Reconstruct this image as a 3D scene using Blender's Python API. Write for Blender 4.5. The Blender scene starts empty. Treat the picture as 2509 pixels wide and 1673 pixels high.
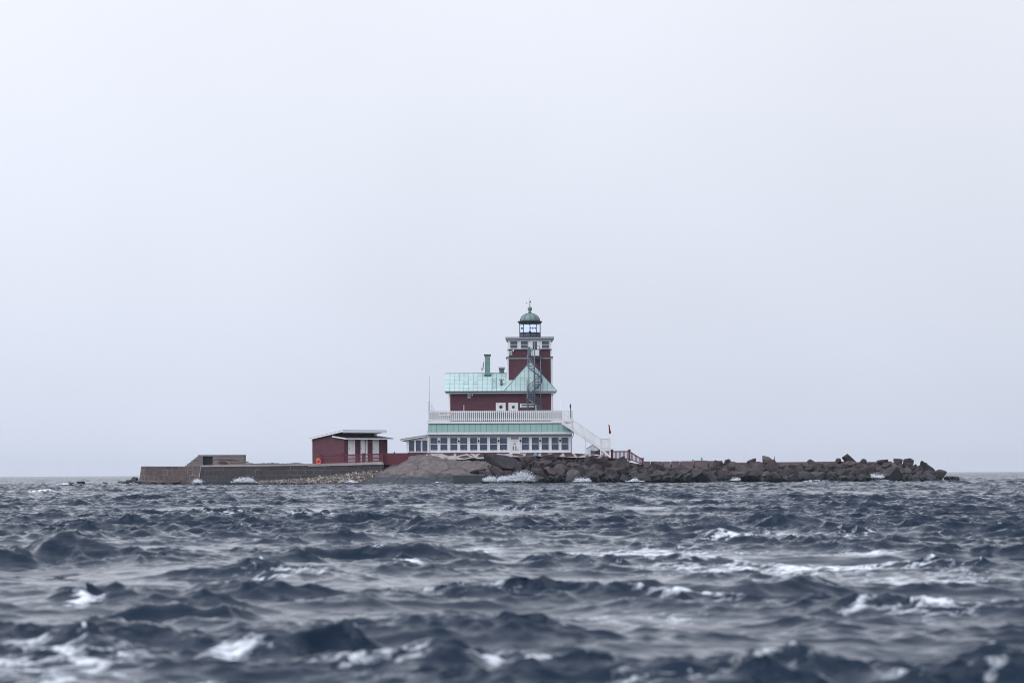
import bpy, bmesh, math, random
import numpy as np
from mathutils import Vector, Matrix, Euler, noise as mnoise

random.seed(11)
sc = bpy.context.scene
COL = sc.collection

sc.view_settings.view_transform = 'Standard'
sc.view_settings.look = 'None'
sc.view_settings.exposure = 0.0
sc.view_settings.gamma = 1.0
sc.cycles.use_denoising = True
sc.cycles.volume_bounces = 1
sc.cycles.filter_width = 1.0
sc.cycles.transparent_max_bounces = 24

# ------------------------------------------------------------------ camera
H_CAM = 1.25
LENS = 100.0
D0 = 348.5              # distance to the front of the lighthouse
W0, H0 = 2509.0, 1673.0
F = LENS / 36.0 * W0
PITCH = math.atan(323.5 / F)
ROLL = 12.0 / 2509.0
fwd = Vector((0, math.cos(PITCH), math.sin(PITCH)))
up0 = Vector((0, -math.sin(PITCH), math.cos(PITCH)))
rx0 = Vector((1, 0, 0))
cx = (math.cos(ROLL) * rx0 - math.sin(ROLL) * up0)
cu = (math.sin(ROLL) * rx0 + math.cos(ROLL) * up0)
CAMLOC = Vector((0, 0, H_CAM))


def P(px, py, Y=D0):
    """a point of the photograph, put at a known distance Y from the camera"""
    d = cx * ((px - W0 / 2) / F) - cu * ((py - H0 / 2) / F) + fwd
    return CAMLOC + d * (Y / d.y)


def R(px0, px1, py0, py1, Y=D0):
    xc, yc = (px0 + px1) / 2, (py0 + py1) / 2
    return (P(px0, yc, Y).x, P(px1, yc, Y).x, P(xc, py1, Y).z, P(xc, py0, Y).z)


cam = bpy.data.objects.new('camera', bpy.data.cameras.new('camera'))
COL.objects.link(cam)
cam.matrix_world = Matrix(((cx.x, cu.x, -fwd.x, 0), (cx.y, cu.y, -fwd.y, 0),
                           (cx.z, cu.z, -fwd.z, H_CAM), (0, 0, 0, 1)))
cam.data.lens = LENS
cam.data.sensor_width = 36
cam.data.clip_start = 0.2
cam.data.clip_end = 30000
cam.data.dof.use_dof = True
cam.data.dof.focus_distance = 345
cam.data.dof.aperture_fstop = 2.8
sc.camera = cam


# ------------------------------------------------------------------ materials
def new_mat(name):
    m = bpy.data.materials.new(name)
    m.use_nodes = True
    nt = m.node_tree
    return m, nt, nt.nodes['Principled BSDF']


def N(nt, t, **kw):
    n = nt.nodes.new(t)
    for k, v in kw.items():
        if k.startswith('i_'):
            key = k[2:]
            key = int(key) if key.isdigit() else key.replace('_', ' ')
            n.inputs[key].default_value = v
        else:
            setattr(n, k, v)
    return n


def ramp(nt, stops, interp='LINEAR'):
    n = nt.nodes.new('ShaderNodeValToRGB')
    cr = n.color_ramp
    cr.interpolation = interp
    while len(cr.elements) < len(stops):
        cr.elements.new(0.5)
    for e, (p, c) in zip(cr.elements, stops):
        e.position = p
        e.color = (c[0], c[1], c[2], 1)
    return n


def painted(name, col, var=0.12, scale=1.5, rough=0.6, boards=0.0, vertical=True, dirt=None, bump=0.15):
    """paint or metal with cloudy wear; boards = board pitch in metres"""
    m, nt, b = new_mat(name)
    tc = N(nt, 'ShaderNodeTexCoord')
    n1 = N(nt, 'ShaderNodeTexNoise', i_Scale=scale, i_Detail=5.0, i_Roughness=0.6)
    nt.links.new(tc.outputs['Object'], n1.inputs['Vector'])
    lo = [c * (1 - var) for c in col]
    hi = [min(1, c * (1 + var)) for c in col]
    r = ramp(nt, [(0.3, lo), (0.7, hi)])
    nt.links.new(n1.outputs['Fac'], r.inputs[0])
    outc = r.outputs[0]
    if dirt:
        mp = N(nt, 'ShaderNodeMapping')
        mp.inputs['Scale'].default_value = (3.5, 3.5, 0.35)
        nt.links.new(tc.outputs['Object'], mp.inputs[0])
        n2 = N(nt, 'ShaderNodeTexNoise', i_Scale=1.0, i_Detail=6.0, i_Roughness=0.65)
        nt.links.new(mp.outputs[0], n2.inputs['Vector'])
        mr = N(nt, 'ShaderNodeMapRange')
        mr.inputs[1].default_value = 0.5
        mr.inputs[2].default_value = 0.75
        mr.inputs[4].default_value = 0.55
        nt.links.new(n2.outputs['Fac'], mr.inputs[0])
        mx = N(nt, 'ShaderNodeMix', data_type='RGBA')
        nt.links.new(mr.outputs[0], mx.inputs['Factor'])
        nt.links.new(outc, mx.inputs['A'])
        mx.inputs['B'].default_value = (*dirt, 1)
        outc = mx.outputs['Result']
    nt.links.new(outc, b.inputs['Base Color'])
    b.inputs['Roughness'].default_value = rough
    hsrc = n1.outputs['Fac']
    if boards:
        sx = N(nt, 'ShaderNodeSeparateXYZ')
        nt.links.new(tc.outputs['Object'], sx.inputs[0])
        ad = N(nt, 'ShaderNodeMath', operation='ADD')
        if vertical:
            nt.links.new(sx.outputs[0], ad.inputs[0])
            nt.links.new(sx.outputs[1], ad.inputs[1])
        else:
            nt.links.new(sx.outputs[2], ad.inputs[0])
            ad.inputs[1].default_value = 0
        dv = N(nt, 'ShaderNodeMath', operation='DIVIDE')
        nt.links.new(ad.outputs[0], dv.inputs[0])
        dv.inputs[1].default_value = boards
        fr = N(nt, 'ShaderNodeMath', operation='FRACT')
        nt.links.new(dv.outputs[0], fr.inputs[0])
        pp = N(nt, 'ShaderNodeMath', operation='PINGPONG')
        pp.inputs[1].default_value = 0.5
        nt.links.new(fr.outputs[0], pp.inputs[0])
        gr = N(nt, 'ShaderNodeMapRange')
        gr.inputs[1].default_value = 0.0
        gr.inputs[2].default_value = 0.1
        nt.links.new(pp.outputs[0], gr.inputs[0])
        hsrc = gr.outputs[0]
    bp = N(nt, 'ShaderNodeBump', i_Strength=bump, i_Distance=0.03)
    nt.links.new(hsrc, bp.inputs['Height'])
    nt.links.new(bp.outputs[0], b.inputs['Normal'])
    return m


def stone(name, c0, c1, c2, scale=0.9, rough=0.85, wet=None, bump=0.5, crack=0.0, moss=None):
    """bare rock: cloudy mineral colour, grain, optional tide line (wet = height in metres)"""
    m, nt, b = new_mat(name)
    geo = N(nt, 'ShaderNodeNewGeometry')
    oi = N(nt, 'ShaderNodeObjectInfo')
    n1 = N(nt, 'ShaderNodeTexNoise', i_Scale=scale, i_Detail=8.0, i_Roughness=0.65)
    n2 = N(nt, 'ShaderNodeTexNoise', i_Scale=scale * 7, i_Detail=6.0, i_Roughness=0.7)
    for n in (n1, n2):
        nt.links.new(geo.outputs['Position'], n.inputs['Vector'])
    r = ramp(nt, [(0.28, c0), (0.5, c1), (0.72, c2)])
    ad = N(nt, 'ShaderNodeMath', operation='MULTIPLY_ADD')
    nt.links.new(n2.outputs['Fac'], ad.inputs[0])
    ad.inputs[1].default_value = 0.5
    ad2 = N(nt, 'ShaderNodeMath', operation='MULTIPLY')
    nt.links.new(n1.outputs['Fac'], ad2.inputs[0])
    ad2.inputs[1].default_value = 0.5
    nt.links.new(ad2.outputs[0], ad.inputs[2])
    nt.links.new(ad.outputs[0], r.inputs[0])
    # every stone its own tone
    hs = N(nt, 'ShaderNodeHueSaturation')
    mr = N(nt, 'ShaderNodeMapRange')
    mr.inputs[3].default_value = 0.45
    mr.inputs[4].default_value = 1.85
    nt.links.new(oi.outputs['Random'], mr.inputs[0])
    nt.links.new(mr.outputs[0], hs.inputs['Value'])
    ms = N(nt, 'ShaderNodeMath', operation='MULTIPLY')
    ms.inputs[1].default_value = 7.31
    nt.links.new(oi.outputs['Random'], ms.inputs[0])
    mf_ = N(nt, 'ShaderNodeMath', operation='FRACT')
    nt.links.new(ms.outputs[0], mf_.inputs[0])
    mh = N(nt, 'ShaderNodeMapRange')
    mh.inputs[3].default_value = 0.55
    mh.inputs[4].default_value = 1.6
    nt.links.new(mf_.outputs[0], mh.inputs[0])
    nt.links.new(mh.outputs[0], hs.inputs['Saturation'])
    nt.links.new(r.outputs[0], hs.inputs['Color'])
    outc = hs.outputs[0]
    if moss:
        n3 = N(nt, 'ShaderNodeTexNoise', i_Scale=0.6, i_Detail=5.0)
        nt.links.new(geo.outputs['Position'], n3.inputs['Vector'])
        mm = N(nt, 'ShaderNodeMapRange')
        mm.inputs[1].default_value = 0.56
        mm.inputs[2].default_value = 0.66
        mm.inputs[4].default_value = 0.6
        nt.links.new(n3.outputs['Fac'], mm.inputs[0])
        mx = N(nt, 'ShaderNodeMix', data_type='RGBA')
        nt.links.new(mm.outputs[0], mx.inputs['Factor'])
        nt.links.new(outc, mx.inputs['A'])
        mx.inputs['B'].default_value = (*moss, 1)
        outc = mx.outputs['Result']
    b.inputs['Roughness'].default_value = rough
    if wet is not None:
        sx = N(nt, 'ShaderNodeSeparateXYZ')
        nt.links.new(geo.outputs['Position'], sx.inputs[0])
        nz = N(nt, 'ShaderNodeMath', operation='MULTIPLY_ADD')
        nt.links.new(n1.outputs['Fac'], nz.inputs[0])
        nz.inputs[1].default_value = 1.6
        nt.links.new(sx.outputs[2], nz.inputs[2])
        w = N(nt, 'ShaderNodeMapRange')
        w.inputs[1].default_value = wet + 0.8 - 0.22
        w.inputs[2].default_value = wet + 0.8 + 0.22
        w.inputs[3].default_value = 1.0
        w.inputs[4].default_value = 0.0
        nt.links.new(nz.outputs[0], w.inputs[0])
        mx = N(nt, 'ShaderNodeMix', data_type='RGBA')
        nt.links.new(w.outputs[0], mx.inputs['Factor'])
        nt.links.new(outc, mx.inputs['A'])
        dk = N(nt, 'ShaderNodeMix', data_type='RGBA', blend_type='MULTIPLY')
        dk.inputs['Factor'].default_value = 1.0
        nt.links.new(outc, dk.inputs['A'])
        dk.inputs['B'].default_value = (0.25, 0.36, 0.48, 1)
        nt.links.new(dk.outputs['Result'], mx.inputs['B'])
        outc = mx.outputs['Result']
        rr = N(nt, 'ShaderNodeMapRange')
        rr.inputs[3].default_value = rough
        rr.inputs[4].default_value = 0.6
        nt.links.new(w.outputs[0], rr.inputs[0])
        nt.links.new(rr.outputs[0], b.inputs['Roughness'])
    nt.links.new(outc, b.inputs['Base Color'])
    bp = N(nt, 'ShaderNodeBump', i_Strength=bump, i_Distance=0.2)
    hsum = ad.outputs[0]
    if crack:
        vo = N(nt, 'ShaderNodeTexVoronoi', feature='DISTANCE_TO_EDGE', i_Scale=crack)
        wv = N(nt, 'ShaderNodeMix', data_type='VECTOR')
        wv.inputs['Factor'].default_value = 0.35
        nt.links.new(geo.outputs['Position'], wv.inputs['A'])
        nt.links.new(n1.outputs['Color'], wv.inputs['B'])
        nt.links.new(wv.outputs['Result'], vo.inputs['Vector'])
        cm = N(nt, 'ShaderNodeMapRange')
        cm.inputs[1].default_value = 0.0
        cm.inputs[2].default_value = 0.06
        nt.links.new(vo.outputs['Distance'], cm.inputs[0])
        a3 = N(nt, 'ShaderNodeMath', operation='ADD')
        nt.links.new(hsum, a3.inputs[0])
        nt.links.new(cm.outputs[0], a3.inputs[1])
        hsum = a3.outputs[0]
    nt.links.new(hsum, bp.inputs['Height'])
    nt.links.new(bp.outputs[0], b.inputs['Normal'])
    return m


def masonry(name, stone_cols, mortar, sx, sz, width=0.08, soft=0.04, rnd=0.9, wet=None, fade=None):
    """irregular stones with wide mortar, on vertical faces (x along, z up)"""
    m, nt, b = new_mat(name)
    geo = N(nt, 'ShaderNodeNewGeometry')
    mp = N(nt, 'ShaderNodeMapping')
    mp.inputs['Scale'].default_value = (sx, 0.15, sz)
    nt.links.new(geo.outputs['Position'], mp.inputs[0])
    nd = N(nt, 'ShaderNodeTexNoise', i_Scale=1.3, i_Detail=3.0)
    nt.links.new(geo.outputs['Position'], nd.inputs['Vector'])
    mw = N(nt, 'ShaderNodeMix', data_type='VECTOR')
    mw.inputs['Factor'].default_value = 0.12
    nt.links.new(mp.outputs[0], mw.inputs['A'])
    nt.links.new(nd.outputs['Color'], mw.inputs['B'])
    ve = N(nt, 'ShaderNodeTexVoronoi', feature='DISTANCE_TO_EDGE', i_Scale=1.0, i_Randomness=rnd)
    vc = N(nt, 'ShaderNodeTexVoronoi', feature='F1', i_Scale=1.0, i_Randomness=rnd)
    for v in (ve, vc):
        nt.links.new(mw.outputs['Result'], v.inputs['Vector'])
    sp = N(nt, 'ShaderNodeSeparateColor')
    nt.links.new(vc.outputs['Color'], sp.inputs[0])
    r = ramp(nt, [(0.1, stone_cols[0]), (0.5, stone_cols[1]), (0.9, stone_cols[2])])
    nt.links.new(sp.outputs[0], r.inputs[0])
    ng = N(nt, 'ShaderNodeTexNoise', i_Scale=6.0, i_Detail=6.0, i_Roughness=0.7)
    nt.links.new(geo.outputs['Position'], ng.inputs['Vector'])
    mg = N(nt, 'ShaderNodeMapRange')
    mg.inputs[3].default_value = 0.6
    mg.inputs[4].default_value = 1.35
    nt.links.new(ng.outputs['Fac'], mg.inputs[0])
    hs = N(nt, 'ShaderNodeHueSaturation')
    nt.links.new(mg.outputs[0], hs.inputs['Value'])
    nt.links.new(r.outputs[0], hs.inputs['Color'])
    mm = N(nt, 'ShaderNodeMapRange')
    mm.inputs[1].default_value = width - soft
    mm.inputs[2].default_value = width + soft
    nt.links.new(ve.outputs['Distance'], mm.inputs[0])
    mx = N(nt, 'ShaderNodeMix', data_type='RGBA')
    nt.links.new(mm.outputs[0], mx.inputs['Factor'])
    mx.inputs['A'].default_value = (*mortar, 1)
    nt.links.new(hs.outputs[0], mx.inputs['B'])
    outc = mx.outputs['Result']
    if fade is not None:      # mortar worn away in patches
        nf = N(nt, 'ShaderNodeTexNoise', i_Scale=0.35, i_Detail=4.0)
        nt.links.new(geo.outputs['Position'], nf.inputs['Vector'])
        mf = N(nt, 'ShaderNodeMapRange')
        mf.inputs[1].default_value = fade - 0.08
        mf.inputs[2].default_value = fade + 0.08
        nt.links.new(nf.outputs['Fac'], mf.inputs[0])
        m2 = N(nt, 'ShaderNodeMix', data_type='RGBA')
        nt.links.new(mf.outputs[0], m2.inputs['Factor'])
        nt.links.new(hs.outputs[0], m2.inputs['A'])
        nt.links.new(outc, m2.inputs['B'])
        outc = m2.outputs['Result']
    nt.links.new(outc, b.inputs['Base Color'])
    b.inputs['Roughness'].default_value = 0.85
    bp = N(nt, 'ShaderNodeBump', i_Strength=0.5, i_Distance=0.08)
    a = N(nt, 'ShaderNodeMath', operation='MULTIPLY_ADD')
    nt.links.new(mm.outputs[0], a.inputs[0])
    a.inputs[1].default_value = 0.6
    nt.links.new(ng.outputs['Fac'], a.inputs[2])
    nt.links.new(a.outputs[0], bp.inputs['Height'])
    nt.links.new(bp.outputs[0], b.inputs['Normal'])
    return m


def coursed(name, ca, cb, mortar, bw=1.1, bh=0.6, mort=0.03, wet=None):
    """squared stone courses laid along the wall's own length (UV in metres)"""
    m, nt, b = new_mat(name)
    uv = N(nt, 'ShaderNodeUVMap')
    geo = N(nt, 'ShaderNodeNewGeometry')
    nd = N(nt, 'ShaderNodeTexNoise', i_Scale=0.9, i_Detail=4.0)
    nt.links.new(geo.outputs['Position'], nd.inputs['Vector'])
    sub = N(nt, 'ShaderNodeVectorMath', operation='SUBTRACT')
    nt.links.new(nd.outputs['Color'], sub.inputs[0])
    sub.inputs[1].default_value = (0.5, 0.5, 0.5)
    scl = N(nt, 'ShaderNodeVectorMath', operation='SCALE')
    scl.inputs['Scale'].default_value = 0.32
    nt.links.new(sub.outputs[0], scl.inputs[0])
    add = N(nt, 'ShaderNodeVectorMath', operation='ADD')
    nt.links.new(uv.outputs[0], add.inputs[0])
    nt.links.new(scl.outputs[0], add.inputs[1])
    br = N(nt, 'ShaderNodeTexBrick')
    br.offset = 0.43
    br.squash = 1.35
    br.squash_frequency = 3
    br.inputs['Scale'].default_value = 1.0
    br.inputs['Mortar Size'].default_value = mort
    br.inputs['Mortar Smooth'].default_value = 0.3
    br.inputs['Brick Width'].default_value = bw
    br.inputs['Row Height'].default_value = bh
    br.inputs['Color1'].default_value = (*ca, 1)
    br.inputs['Color2'].default_value = (*cb, 1)
    br.inputs['Mortar'].default_value = (*mortar, 1)
    nt.links.new(add.outputs[0], br.inputs['Vector'])
    ng = N(nt, 'ShaderNodeTexNoise', i_Scale=4.0, i_Detail=7.0, i_Roughness=0.7)
    nt.links.new(geo.outputs['Position'], ng.inputs['Vector'])
    nl = N(nt, 'ShaderNodeTexNoise', i_Scale=0.5, i_Detail=4.0)
    nt.links.new(geo.outputs['Position'], nl.inputs['Vector'])
    # mortar washed out in places
    mo = N(nt, 'ShaderNodeMapRange')
    mo.inputs[1].default_value = 0.42
    mo.inputs[2].default_value = 0.58
    mo.inputs[3].default_value = 0.15
    nt.links.new(nl.outputs['Fac'], mo.inputs[0])
    mul = N(nt, 'ShaderNodeMath', operation='MULTIPLY')
    nt.links.new(br.outputs['Fac'], mul.inputs[0])
    nt.links.new(mo.outputs[0], mul.inputs[1])
    mid = [(x + y) / 2 for x, y in zip(ca, cb)]
    br2 = N(nt, 'ShaderNodeMix', data_type='RGBA')
    nt.links.new(br.outputs['Fac'], br2.inputs['Factor'])
    nt.links.new(br.outputs['Color'], br2.inputs['A'])
    br2.inputs['B'].default_value = (*mid, 1)
    fin = N(nt, 'ShaderNodeMix', data_type='RGBA')
    nt.links.new(mul.outputs[0], fin.inputs['Factor'])
    nt.links.new(br2.outputs['Result'], fin.inputs['A'])
    fin.inputs['B'].default_value = (*mortar, 1)
    mg = N(nt, 'ShaderNodeMapRange')
    mg.inputs[3].default_value = 0.55
    mg.inputs[4].default_value = 1.4
    nt.links.new(ng.outputs['Fac'], mg.inputs[0])
    hs = N(nt, 'ShaderNodeHueSaturation')
    nt.links.new(mg.outputs[0], hs.inputs['Value'])
    nt.links.new(fin.outputs['Result'], hs.inputs['Color'])
    outc = hs.outputs[0]
    if wet is not None:
        sx = N(nt, 'ShaderNodeSeparateXYZ')
        nt.links.new(geo.outputs['Position'], sx.inputs[0])
        nz = N(nt, 'ShaderNodeMath', operation='MULTIPLY_ADD')
        nt.links.new(nl.outputs['Fac'], nz.inputs[0])
        nz.inputs[1].default_value = 1.2
        nt.links.new(sx.outputs[2], nz.inputs[2])
        w = N(nt, 'ShaderNodeMapRange')
        w.inputs[1].default_value = wet + 0.6 - 0.2
        w.inputs[2].default_value = wet + 0.6 + 0.2
        w.inputs[3].default_value = 0.75
        w.inputs[4].default_value = 0.0
        nt.links.new(nz.outputs[0], w.inputs[0])
        dk = N(nt, 'ShaderNodeMix', data_type='RGBA')
        nt.links.new(w.outputs[0], dk.inputs['Factor'])
        nt.links.new(outc, dk.inputs['A'])
        dk.inputs['B'].default_value = (0.03, 0.04, 0.05, 1)
        outc = dk.outputs['Result']
    nt.links.new(outc, b.inputs['Base Color'])
    b.inputs['Roughness'].default_value = 0.8
    bp = N(nt, 'ShaderNodeBump', i_Strength=0.6, i_Distance=0.08)
    a = N(nt, 'ShaderNodeMath', operation='MULTIPLY_ADD')
    nt.links.new(br.outputs['Fac'], a.inputs[0])
    a.inputs[1].default_value = -0.8
    nt.links.new(ng.outputs['Fac'], a.inputs[2])
    nt.links.new(a.outputs[0], bp.inputs['Height'])
    nt.links.new(bp.outputs[0], b.inputs['Normal'])
    return m


def glass_mat(name, tint=0.35, refl=0.8):
    m, nt, b = new_mat(name)
    out = nt.nodes['Material Output']
    nt.nodes.remove(b)
    tr = N(nt, 'ShaderNodeBsdfTransparent')
    tr.inputs[0].default_value = (tint, tint * 1.05, tint * 1.12, 1)
    gl = N(nt, 'ShaderNodeBsdfGlossy')
    gl.inputs['Roughness'].default_value = 0.03
    fr = N(nt, 'ShaderNodeFresnel', i_IOR=1.5)
    ad = N(nt, 'ShaderNodeMath', operation='MULTIPLY')
    ad.inputs[1].default_value = 1.6
    nt.links.new(fr.outputs[0], ad.inputs[0])
    ad.use_clamp = True
    ad.inputs[1].default_value = refl
    mx = N(nt, 'ShaderNodeMixShader')
    nt.links.new(ad.outputs[0], mx.inputs[0])
    nt.links.new(tr.outputs[0], mx.inputs[1])
    nt.links.new(gl.outputs[0], mx.inputs[2])
    nt.links.new(mx.outputs[0], out.inputs['Surface'])
    return m


M = {}
M['white'] = painted('white_paint', (0.85, 0.85, 0.86), var=0.05, dirt=(0.55, 0.55, 0.56), rough=0.55)
M['white_boards'] = painted('white_boarding', (0.84, 0.84, 0.855), var=0.05, dirt=(0.58, 0.58, 0.6), boards=0.15, bump=0.3)
M['soffit'] = painted('weathered_grey_paint', (0.42, 0.43, 0.47), var=0.08, rough=0.7)
M['red'] = painted('falun_red_boarding', (0.098, 0.029, 0.044), var=0.16, rough=0.8, boards=0.14, bump=0.45, dirt=(0.08, 0.032, 0.044))
M['red_flat'] = painted('falun_red_paint', (0.125, 0.024, 0.042), var=0.15, rough=0.7)
M['dark_red'] = painted('shaded_dark_boarding', (0.045, 0.028, 0.045), var=0.12, boards=0.14, rough=0.75)  # clerestory boards, with the shade under the roof overhang put into the colour
M['copper'] = painted('light_patina_sheet', (0.455, 0.585, 0.58), var=0.13, scale=0.8, rough=0.6, dirt=(0.39, 0.52, 0.515), bump=0.05)
M['copper_mid'] = painted('green_painted_sheet', (0.205, 0.335, 0.312), var=0.07, scale=0.8, rough=0.55, dirt=(0.175, 0.295, 0.275), bump=0.05)
M['copper_dark'] = painted('old_patina_copper', (0.17, 0.25, 0.24), var=0.15, rough=0.55, dirt=(0.12, 0.19, 0.185))
M['seam'] = painted('sheet_seam', (0.14, 0.29, 0.28), var=0.1)
M['seam_dark'] = painted('dark_sheet_seam', (0.05, 0.125, 0.115), var=0.1)
M['iron'] = painted('blue_black_iron', (0.022, 0.032, 0.048), var=0.2, rough=0.5)
M['iron_panel'] = painted('blue_grey_iron_plate', (0.07, 0.09, 0.135), var=0.12, rough=0.5)
M['steel'] = painted('galvanised_steel', (0.12, 0.15, 0.20), var=0.2, scale=4, rough=0.5)
M['roof_dark'] = painted('black_roof_felt', (0.035, 0.04, 0.05), var=0.2, rough=0.8)
M['grey_metal'] = painted('grey_sheet_metal', (0.13, 0.15, 0.17), var=0.15, rough=0.5)
M['concrete'] = painted('pale_concrete', (0.46, 0.40, 0.395), var=0.14, scale=2.5, rough=0.9, dirt=(0.33, 0.285, 0.285), bump=0.3)
M['concrete_grey'] = painted('weathered_concrete', (0.20, 0.185, 0.19), var=0.25, scale=1.6, rough=0.9, dirt=(0.12, 0.11, 0.12), bump=0.4)
M['wet_concrete'] = painted('wet_dark_concrete', (0.035, 0.04, 0.052), var=0.35, scale=1.5, rough=0.5, bump=0.5)
M['room'] = painted('dim_interior', (0.30, 0.36, 0.46), var=0.2)
M['pane'] = glass_mat('window_glass', 0.8)
M['lantern_glass'] = glass_mat('lantern_glass', 0.985, 0.3)
M['dark_glass'] = painted('dark_door_glass', (0.06, 0.075, 0.105), var=0.25, rough=0.1)
M['orange'] = painted('signal_orange_plastic', (0.75, 0.12, 0.045), var=0.06, rough=0.45)
M['flag'] = painted('red_bunting', (0.33, 0.02, 0.035), var=0.12, rough=0.8)
M['ink'] = painted('dark_print', (0.06, 0.065, 0.09), var=0.05)
M['sign_grey'] = painted('pale_grey_sign_plate', (0.55, 0.56, 0.6), var=0.04)
M['sign_red'] = painted('red_print', (0.45, 0.03, 0.05), var=0.04)
M['blue'] = painted('blue_tarpaulin', (0.13, 0.22, 0.42), var=0.15, rough=0.6)
M['teal'] = painted('teal_paint', (0.08, 0.30, 0.32), var=0.12)
M['wax'] = painted('white_wax', (0.8, 0.8, 0.76), var=0.03)
M['boulder'] = stone('brown_granite', (0.010, 0.0085, 0.011), (0.036, 0.0275, 0.031), (0.104, 0.080, 0.083), scale=1.1, wet=1.15, bump=0.6)
M['slab'] = stone('dark_slate_rock', (0.018, 0.018, 0.024), (0.034, 0.031, 0.038), (0.07, 0.06, 0.065), scale=0.9, wet=0.6, bump=0.6)
M['bedrock'] = stone('grey_red_bedrock', (0.042, 0.032, 0.033), (0.100, 0.076, 0.075), (0.195, 0.155, 0.15), scale=1.4, wet=1.15, bump=1.0, crack=0.5)
M['core'] = stone('rubble', (0.02, 0.018, 0.02), (0.045, 0.035, 0.036), (0.08, 0.06, 0.06), scale=2.5, bump=1.0, crack=1.2)
M['skerry'] = stone('black_wet_rock', (0.02, 0.022, 0.028), (0.04, 0.04, 0.045), (0.075, 0.07, 0.07), scale=1.2, rough=0.5)
M['pebble'] = stone('beach_pebbles', (0.085, 0.068, 0.056), (0.18, 0.148, 0.12), (0.36, 0.31, 0.27), scale=7.0, wet=0.12, bump=0.3)
M['pier_stone'] = coursed('pier_head_masonry', (0.135, 0.10, 0.095), (0.085, 0.066, 0.066), (0.27, 0.235, 0.23), bw=0.62, bh=0.62, mort=0.035, wet=0.35)
M['quay_stone'] = coursed('quay_masonry', (0.07, 0.06, 0.066), (0.048, 0.046, 0.055), (0.20, 0.185, 0.185), bw=1.0, bh=0.6, mort=0.028, wet=0.45)
M['bunker_stone'] = coursed('thin_coursed_stone', (0.25, 0.21, 0.205), (0.165, 0.138, 0.138), (0.09, 0.075, 0.08), bw=2.6, bh=0.16, mort=0.025)
M['found'] = masonry('mortared_rubble_wall', ((0.075, 0.06, 0.062), (0.12, 0.092, 0.094), (0.10, 0.09, 0.094)), (0.66, 0.61, 0.62), 0.85, 2.1, width=0.10, soft=0.04)
M['block'] = stone('squared_granite', (0.065, 0.052, 0.056), (0.10, 0.078, 0.08), (0.145, 0.115, 0.115), scale=1.2, bump=0.4)


def pebble_mat():
    m, nt, b = new_mat('mixed_cobbles')
    geo = N(nt, 'ShaderNodeNewGeometry')
    vo = N(nt, 'ShaderNodeTexVoronoi', i_Scale=5.0)
    nt.links.new(geo.outputs['Position'], vo.inputs['Vector'])
    sp = N(nt, 'ShaderNodeSeparateColor')
    nt.links.new(vo.outputs['Color'], sp.inputs[0])
    r = ramp(nt, [(0.0, (0.03, 0.028, 0.03)), (0.35, (0.09, 0.075, 0.068)), (0.7, (0.19, 0.16, 0.14)), (1.0, (0.44, 0.39, 0.35))])
    nt.links.new(sp.outputs[0], r.inputs[0])
    nt.links.new(r.outputs[0], b.inputs['Base Color'])
    b.inputs['Roughness'].default_value = 0.75
    return m


M['pebble'] = pebble_mat()


def foam_mat():
    m, nt, b = new_mat('sea_foam')
    b.inputs['Base Color'].default_value = (0.84, 0.88, 0.92, 1)
    b.inputs['Roughness'].default_value = 0.7
    tc = N(nt, 'ShaderNodeTexCoord')
    n = N(nt, 'ShaderNodeTexNoise', i_Scale=9.0, i_Detail=5.0)
    nt.links.new(tc.outputs['Object'], n.inputs['Vector'])
    r = ramp(nt, [(0.3, (0.66, 0.72, 0.79)), (0.7, (0.9, 0.92, 0.95))])
    nt.links.new(n.outputs['Fac'], r.inputs[0])
    nt.links.new(r.outputs[0], b.inputs['Base Color'])
    b.inputs['Subsurface Weight'].default_value = 0.0
    return m


M['foam'] = foam_mat()


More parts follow.
